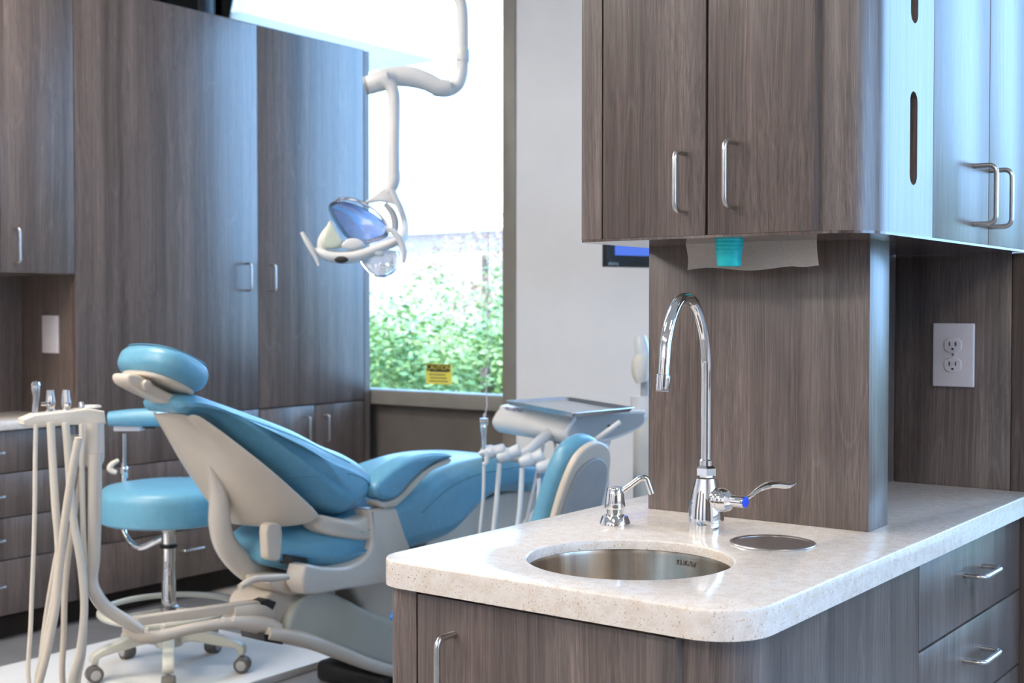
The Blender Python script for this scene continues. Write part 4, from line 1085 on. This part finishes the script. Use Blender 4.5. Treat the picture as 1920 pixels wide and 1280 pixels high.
for i in range(4):
    A, B = Vector(hold[i]), Vector(hend[i])
    dirv = (A - B).normalized()
    ho = obj('tool_holder', tube([B - dirv * 0.010, B, A - dirv * 0.01, A, A + dirv * 0.028, A + dirv * 0.034], [0.014, 0.021, 0.022, 0.018, 0.020, 0.012], 16, smooth=4), WHITEP, du, ang=60)
    obj('holder_joint', tube([B + Vector((0, 0, -0.018)), B + Vector((0, 0, -0.034))], 0.0075, 12), DARKSTEEL, ho)
    rr_ = 0.0055 if i == 0 else 0.0085 if i < 3 else 0.007
    lowp = Vector(hlow[i])
    hz = obj('hose', tube([B + Vector((0, 0, -0.02)), hmid[i], lowp, lowp + Vector((0.02, 0.06, -0.10)), lowp + Vector((0.0, 0.20, -0.12)), lowp + Vector((-0.02, 0.28, 0.05)), (hold[i][0] + 0.05, hold[i][1] + 0.20, 0.80)], rr_, 12, smooth=8), WHITEP, du)
    if i == 0:
        hpz = [*[(-2.511, 3.217, 0.788), (-2.512, 3.218, 0.848), (-2.513, 3.217, 0.873), (-2.514, 3.218, 0.891)]]
        obj('hand_tool', tube(hpz, [0.008, 0.0095, 0.012, 0.009], 14, smooth=4), CHROME, ho)
        obj('tool_head', tube([*[(-2.516, 3.204, 0.891), (-2.495, 3.219, 0.891)]], 0.011, 14), CHROME, ho)
        obj('tool_ring', tube([*[(-2.517, 3.2, 0.786), (-2.507, 3.207, 0.793), (-2.498, 3.214, 0.786), (-2.497, 3.213, 0.762), (-2.507, 3.206, 0.755)]], [0.006, 0.009, 0.009, 0.008, 0.005], 12, smooth=3), WHITEP, ho)
obj('unit_arm', pill([(0.0, 0.0), (0.0, 0.06), (0.10, 0.075), (0.42, 0.05), (0.42, 0.0), (0.2, -0.01)], -0.03, 0.03, 0.012, frame(C0 + d1 * 0.24 + d2 * 0.14 + Vector((0, 0, 0.72)), (d1 * 0.6 + d2 * 0.8), (0, 0, 1), (d2 * 0.6 - d1 * 0.8)), smooth=3), WHITEP, du, ang=50)
ap = C0 + d1 * 0.24 + d2 * 0.14 + (d1 * 0.6 + d2 * 0.8) * 0.40
obj('neck', cyl((C0.x + d1.x * 0.24 + d2.x * 0.17, C0.y + d1.y * 0.24 + d2.y * 0.17, 0.76), (0, 0, 1), 0.025, 0.055), WHITEP, du)
obj('unit_post', cyl((ap.x, ap.y, 0.0), (0, 0, 1), 0.035, 0.74, 0.004), WHITEP, du)

# ============================================================ ASSISTANT ARM (left foreground)
aa = thing('assistant_instrument_stand', (-3.0, 2.0, 0.35), 'cream instrument arm with four hand tools and long hoses, at the left', 'dental instrument stand')
obj('post', tube([*[(-2.833, 1.994, 0.877), (-2.831, 1.991, 0.753), (-2.831, 1.987, 0.615), (-2.835, 1.982, 0.553), (-2.827, 1.987, 0.516), (-2.82, 2.016, 0.472), (-2.793, 2.059, 0.433), (-2.783, 2.091, 0.407)]], [0.0175, 0.0175, 0.0165, 0.0165, 0.018, 0.018, 0.0165, 0.015], 18, smooth=6), GLOSS, aa)
r1_ = [*[(-2.794, 2.083, 0.429), (-2.77, 2.475, 0.402)]]; v = Vector(r1_[1]) - Vector(r1_[0])
obj('upper_rail', pill([(0, -0.012), (0, 0.012), (v.length, 0.014), (v.length, -0.014)], -0.015, 0.015, 0.004, frame(r1_[0], v, Vector((0, 0, 1)) - v.normalized() * v.normalized().z, v.cross(Vector((0, 0, 1)))), smooth=0), BEIGE, aa)
obj('lower_rail', tube([*[(-2.81, 2.071, 0.418), (-2.794, 2.083, 0.395), (-2.767, 2.127, 0.382), (-2.752, 2.238, 0.384), (-2.74, 2.359, 0.377), (-2.736, 2.473, 0.349), (-2.729, 2.528, 0.326)]], [0.016, 0.018, 0.017, 0.015, 0.017, 0.026, 0.022], 16, smooth=5), BEIGE, aa)
obj('rail_bracket', tube([*[(-2.779, 2.393, 0.392), (-2.777, 2.469, 0.38), (-2.785, 2.538, 0.363)]], [0.028, 0.035, 0.03], 16, smooth=3), BEIGE, aa)
for q_ in [(-2.759, 2.097, 0.409), (-2.725, 2.122, 0.418), (-2.6, 2.216, 0.437), (-2.577, 2.233, 0.44)]:
    obj('fitting', cyl(q_, (0.6, -0.8, 0), 0.006, 0.012), CREAM, aa)
obj('post_head', tube([*[(-2.854, 2.006, 0.955), (-2.853, 2.005, 0.903), (-2.852, 2.004, 0.861), (-2.851, 2.005, 0.844)]], [0.026, 0.027, 0.027, 0.020], 20, smooth=2), GLOSS, aa)
pvt = [(-2.899, 1.996, 0.922), (-2.896, 1.996, 0.873), (-2.892, 1.999, 0.848)]
obj('pivot', tube(pvt, [0.024, 0.026, 0.015], 16, smooth=3), GREYGREEN, aa)
hb = [*[(-2.935, 1.846, 0.971), (-2.872, 2.042, 0.966)]]
v = Vector(hb[1]) - Vector(hb[0])
hM = frame(hb[0], v, Vector((0, 0, 1)), v.cross(Vector((0, 0, 1))))
ln = v.length
hbar = [(0.0, -0.012), (0.0, 0.002), (0.03, 0.014), (ln * 0.6, 0.022), (ln * 0.8, 0.026), (ln, 0.018), (ln + 0.004, -0.016), (0.01, -0.018)]
hbo = obj('holder_bar', pill(hbar, -0.028, 0.030, 0.006, hM, smooth=0), CREAM, aa)
obj('top_button', xform(lathe([(0.028, 0.0), (0.03, 0.003), (0.026, 0.007), (0.002, 0.008)]), Matrix.Translation(Vector(hb[1]) + Vector((-0.035, -0.01, 0.024)))), WHITEP, aa)
tips = [
    ([*[(-2.931, 1.886, 0.949), (-2.932, 1.886, 0.99), (-2.93, 1.889, 1.024), (-2.931, 1.888, 1.047), (-2.932, 1.889, 1.06)]], [0.0075, 0.0075, 0.008, 0.0105, 0.0095], 0.0055, [*[(-2.885, 1.858, 0.959), (-2.885, 1.855, 0.873), (-2.884, 1.852, 0.752), (-2.885, 1.847, 0.617), (-2.888, 1.841, 0.469), (-2.885, 1.837, 0.28)]]),
    ([*[(-2.917, 1.921, 0.958), (-2.918, 1.922, 0.986), (-2.918, 1.922, 1.008), (-2.919, 1.922, 1.027), (-2.919, 1.922, 1.042)]], [0.0085, 0.008, 0.0125, 0.0105, 0.009], 0.010, [*[(-2.873, 1.892, 0.963), (-2.868, 1.893, 0.87), (-2.86, 1.895, 0.748), (-2.852, 1.898, 0.64), (-2.855, 1.892, 0.545), (-2.872, 1.875, 0.41), (-2.885, 1.861, 0.274)]]),
    ([*[(-2.903, 1.957, 0.956), (-2.903, 1.957, 0.984), (-2.903, 1.958, 1.005), (-2.904, 1.958, 1.026), (-2.904, 1.959, 1.041)]], [0.0085, 0.008, 0.0125, 0.0105, 0.009], 0.010, [*[(-2.86, 1.926, 0.961), (-2.853, 1.929, 0.868), (-2.842, 1.932, 0.732), (-2.823, 1.943, 0.595), (-2.814, 1.945, 0.486), (-2.822, 1.937, 0.377), (-2.835, 1.923, 0.268)]]),
    ([*[(-2.889, 1.992, 0.95), (-2.888, 1.993, 0.978), (-2.888, 1.994, 0.994), (-2.89, 1.993, 1.009)]], [0.0065, 0.0065, 0.0085, 0.0055], 0.007, [*[(-2.844, 1.963, 0.955), (-2.842, 1.961, 0.838), (-2.837, 1.96, 0.674), (-2.83, 1.96, 0.509), (-2.832, 1.954, 0.372), (-2.837, 1.946, 0.262)]]),
]
for i, (tp2, rr2, hr2, hp2) in enumerate(tips):
    t_ = obj('hand_tool', tube(tp2, rr2, 16, smooth=4), DARKSTEEL if i == 9 else SATIN, aa, ang=60)
    if i == 0:
        obj('syringe_tip', lathe([(0.002, -0.011), (0.009, -0.008), (0.012, 0), (0.009, 0.008), (0.002, 0.011)], Vector(tp2[-1]) + Vector((0, 0, -0.004)), 20), CHROME, t_)
    elif i < 3:
        s_ = -1 if i == 1 else 1
        c_ = Vector(tp2[2])
        obj('thumb_valve', tube([c_ - RY * 0.008, c_ - RY * 0.02 + RX * 0.006 * s_, c_ - RY * 0.022 + RX * 0.016 * s_], [0.005, 0.0055, 0.005], 10), CHROME, t_)
        obj('tool_sleeve', lathe([(0.009, -0.012), (0.0115, -0.01), (0.0115, 0.0), (0.009, 0.002)], Vector(tp2[1]) + Vector((0, 0, 0.006))), CHROME, t_)
    obj('hose', tube(hp2 + [tuple(Vector(hp2[-1]) + Vector((0.03, 0.08, -0.14))), (-3.10, 2.35, 0.05), (-3.14, 2.70, 0.045)], hr2, 12, smooth=8), CREAM, aa)
for hp2, r_ in (([*[(-2.894, 1.985, 0.874), (-2.909, 1.972, 0.776), (-2.929, 1.952, 0.637), (-2.949, 1.933, 0.484), (-2.96, 1.92, 0.358), (-2.961, 1.916, 0.247)]], 0.009), ([*[(-2.892, 1.999, 0.856), (-2.908, 1.983, 0.719), (-2.923, 1.966, 0.551), (-2.925, 1.96, 0.412), (-2.921, 1.959, 0.244)]], 0.008), ([*[(-2.856, 1.833, 0.286), (-2.834, 1.853, 0.4), (-2.819, 1.868, 0.514), (-2.814, 1.875, 0.607), (-2.803, 1.887, 0.741), (-2.79, 1.901, 0.862), (-2.78, 1.91, 0.929)]], 0.010)):
    obj('hose', tube(hp2 + ([tuple(Vector(hp2[-1]) + Vector((0.03, 0.08, -0.14))), (-3.12, 2.30, 0.05), (-3.15, 2.65, 0.045)] if hp2[-1][2] < 0.4 else []), r_, 12, smooth=8), BEIGE, aa)

# ============================================================ WALL MONITOR, POST, SIGN, CORD
mo = [(-2.641, 4.15, 1.414)][0]
mx = (RX * 0.87 + RY * 0.50).normalized(); mn = mx.cross(Vector((0, 0, 1))).normalized()
mM = frame(mo, mx, (0, 0, 1), mn)
mt = thing('wall_monitor', Vector(mo) + mx * 0.25, 'black flat monitor with a blue screen on the white wall, under the upper cabinet edge', 'monitor')
obj('casing', pill([(0, 0), (0.50, 0), (0.50, 0.32), (0, 0.32)], -0.03, 0.0, 0.004, mM, smooth=0), BLACK, mt)
SCR = mat('monitor_screen', (0.02, 0.04, 0.2), 0.2, emit=(0.10, 0.22, 0.85), estr=0.8)
obj('screen', xform(box(0.04, 0.46, 0.045, 0.29, 0.0, 0.0015), mM), SCR, mt)
text('brand_lettering', 'elvira', 0.022, frame(mM @ Vector((0.032, 0.013, 0.001)), mx, (0, 0, 1), mn), GREYTXT, mt, 0.0004)
obj('wall_arm', tube([mM @ Vector((0.25, 0.16, -0.03)), Vector((-2.74, YW, 1.60))], 0.02, 12), BLACK, mt)
xp = [(-2.514, 4.228, 0.881)][0]
xr = thing('instrument_post', (xp[0], xp[1], 0), 'pale instrument post with rounded joint, half hidden behind the column edge', 'dental equipment post')
obj('post', tube([*[(-2.514, 4.227, 0.84), (-2.515, 4.228, 0.918)]], 0.055, 20), WHITEP, xr)
obj('lower_post', tube([(xp[0], xp[1], 0.0), (xp[0], xp[1], 0.86)], 0.045, 20), CREAM, xr)
obj('joint', tube([*[(-2.503, 4.189, 0.973), (-2.509, 4.186, 1.006), (-2.508, 4.188, 1.047), (-2.502, 4.193, 1.079)]], [0.022, 0.034, 0.036, 0.028], 18, smooth=4), CREAM, xr, ang=60)
obj('upper_arm', tube([*[(-2.502, 4.193, 1.071), (-2.509, 4.189, 1.118), (-2.513, 4.187, 1.148)]], [0.030, 0.028, 0.022], 18, smooth=4), WHITEP, xr, ang=60)
obj('neck', tube([*[(-2.505, 4.211, 0.913), (-2.506, 4.213, 0.993)]], 0.016, 14), GREYP, xr)

cs_ = [(-4.084, 0.985), (-3.924, 0.981), (-3.925, 0.883), (-4.084, 0.885)]
cg = thing('caution_sign', ((cs_[0][0] + cs_[1][0]) / 2, 4.772, cs_[2][1]), 'small yellow and black CAUTION sticker on the lower window glass', 'sign')
sx0, sx1, sz0, sz1 = cs_[0][0], cs_[1][0], cs_[3][1], cs_[0][1]
obj('sticker', box(sx0, sx1, 4.7712, 4.7775, sz0, sz1), SIGNY, cg)
obj('header', box(sx0 + 0.004, sx1 - 0.004, 4.7705, 4.7712, sz1 - 0.036, sz1 - 0.003), SIGNK, cg)
fM = lambda x, z, y=4.770: frame((x, y, z), (1, 0, 0), (0, 0, 1), (0, -1, 0))
text('header_lettering', 'CAUTION', 0.034, fM((sx0 + sx1) / 2, sz1 - 0.0195), SIGNY, cg, 0.0003)
ln_ = BM()
for i in range(5): box(sx0 + 0.02 + 0.006 * (i % 2), sx1 - 0.02 - 0.008 * (i % 3), 4.7705, 4.7712, sz0 + 0.012 + i * 0.016, sz0 + 0.017 + i * 0.016, bm=ln_)
obj('fine_print', ln_, RUBBER, cg)

cdp = [*[(-3.313, 4.278, 1.589), (-3.312, 4.273, 1.385), (-3.311, 4.268, 1.205), (-3.305, 4.267, 1.024), (-3.313, 4.259, 0.979), (-3.307, 4.259, 0.843), (-3.315, 4.251, 0.787)]]
cd = thing('blind_cord', cdp[0], 'thin pale blind cord hanging before the right edge of the window', 'cord')
ct_ = Vector(cdp[0])
obj('cord', tube([(ct_.x, ct_.y, CZ)] + cdp, 0.0022, 6), PLATE, cd)
obj('cord_joint', tube([*[(-3.311, 4.261, 0.997), (-3.314, 4.258, 0.965)]], 0.005, 8), PLATE, cd)
obj('cord_weight', tube([*[(-3.314, 4.253, 0.809), (-3.317, 4.25, 0.775)]], 0.006, 8), PLATE, cd)

# low box and cable on the floor beyond the leg rest
fc = thing('floor_junction_box', (-3.0, 3.95, 0.0), 'low grey-green utility box on the floor beyond the leg rest', 'junction box')
obj('casing', box(-3.45, -2.75, 3.95, 4.55, 0.0, 0.30, 0.05, 4), GREYGREEN, fc)
obj('cable', tube([(-3.05, 3.94, 0.26), (-3.08, 3.90, 0.15), (-3.0, 3.86, 0.02)], 0.012, 10, smooth=5), BLACK, fc)
obj('vent', box(-2.98, -2.90, 3.945, 3.952, 0.16, 0.26), BLACK, fc)

# ============================================================ OUTSIDE
strobj('ground', box(-40, 40, -30, 45, -0.5, -0.4), LAWN)
def tree(x, y, zc, rx, rz, nleaf, m, lab, seed, lsize=0.10):
    rnd_ = random.Random(seed)
    t = thing('tree', (x, y, -0.4), lab, 'tree', 'trees outside the window')
    obj('trunk', tube([(x, y, -0.4), (x + 0.05, y, zc * 0.5), (x - 0.05, y + 0.05, zc + rz * 0.3)], [0.10, 0.08, 0.04], 10, smooth=4), BARK, t)
    b = BM(); cl = []
    for _ in range(26):
        while True:
            q = Vector((rnd_.uniform(-1, 1), rnd_.uniform(-1, 1), rnd_.uniform(-1, 1)))
            if q.length < 1: break
        cl.append((Vector((x + q.x * rx, y + q.y * rx, zc + q.z * rz)), rnd_.uniform(0.25, 0.5)))
    for _ in range(nleaf):
        c_, r_ = rnd_.choice(cl)
        p_ = c_ + Vector((rnd_.gauss(0, 1), rnd_.gauss(0, 1), rnd_.gauss(0, 1))) * r_ * 0.55
        e1 = Vector((rnd_.uniform(-1, 1), rnd_.uniform(-1, 1), rnd_.uniform(-0.4, 0.4))).normalized()
        e2 = e1.cross(Vector((rnd_.uniform(-1, 1), rnd_.uniform(-1, 1), rnd_.uniform(0.2, 1)))).normalized()
        s_ = lsize * rnd_.uniform(0.6, 1.3)
        vs = [b.verts.new(p_ - e1 * s_), b.verts.new(p_ + e2 * s_ * 0.45), b.verts.new(p_ + e1 * s_), b.verts.new(p_ - e2 * s_ * 0.45)]
        b.faces.new(vs)
    obj('crown', b, m, t, fin=False)
TR = [(-6.3, 8.1, 0.55, 0.95, 0.75, LEAF, 'bushy mid-green shrub tree low in the window, nearest the glass', 1),
      (-8.8, 10.2, 0.65, 0.95, 0.8, LEAFY, 'yellow-green tree at the left of the window view', 2),
      (-12.0, 15.4, 1.75, 1.3, 1.05, LEAFP, 'pale pink-leaved tree at the left behind the green shrubs', 3),
      (-9.2, 13.4, 0.9, 1.0, 1.0, LEAFY, 'pale green tree in the middle distance of the window view', 4),
      (-11.0, 19.0, 2.2, 1.5, 1.1, LEAFP, 'pink-leaved tree farthest away in the window view', 5),
      (0.6, 8.6, 0.5, 1.2, 0.8, LEAF, 'green shrub tree outside right of the island', 6),
      (4.6, 10.9, 0.9, 1.3, 1.0, LEAFY, 'yellow-green tree outside far right', 7)]
for x, y, zc, rx, rz, m_, lab, sd_ in TR: tree(x, y, zc, rx, rz, 6000 if m_ is LEAFP else 16000, m_, lab, sd_, 0.036)
hs_ = thing('house', (-18, 27, -0.4), 'pale pink brick house beyond the trees outside', 'building')
obj('wall', box(-27, -13, 24, 30, -0.4, 3.1), BRICK, hs_)
obj('roof', pill([(23.6, 3.1), (30.4, 3.1), (27, 4.4)], -27.4, -12.6, 0.02, YZX, smooth=0), STUCCO, hs_)
cn = thing('entrance_canopy', (-9, 10, 3.4), 'white building canopy outside above the tall cabinet', 'canopy')
obj('roof_slab', box(-16, -9.6, 8.4, 11.5, 4.15, 4.6), STUCCO, cn)
obj('column', box(-11.6, -11.2, 10.9, 11.3, -0.4, 4.15), STUCCO, cn)
obj('column', box(-15.6, -15.3, 10.9, 11.3, -0.4, 4.15), STUCCO, cn)
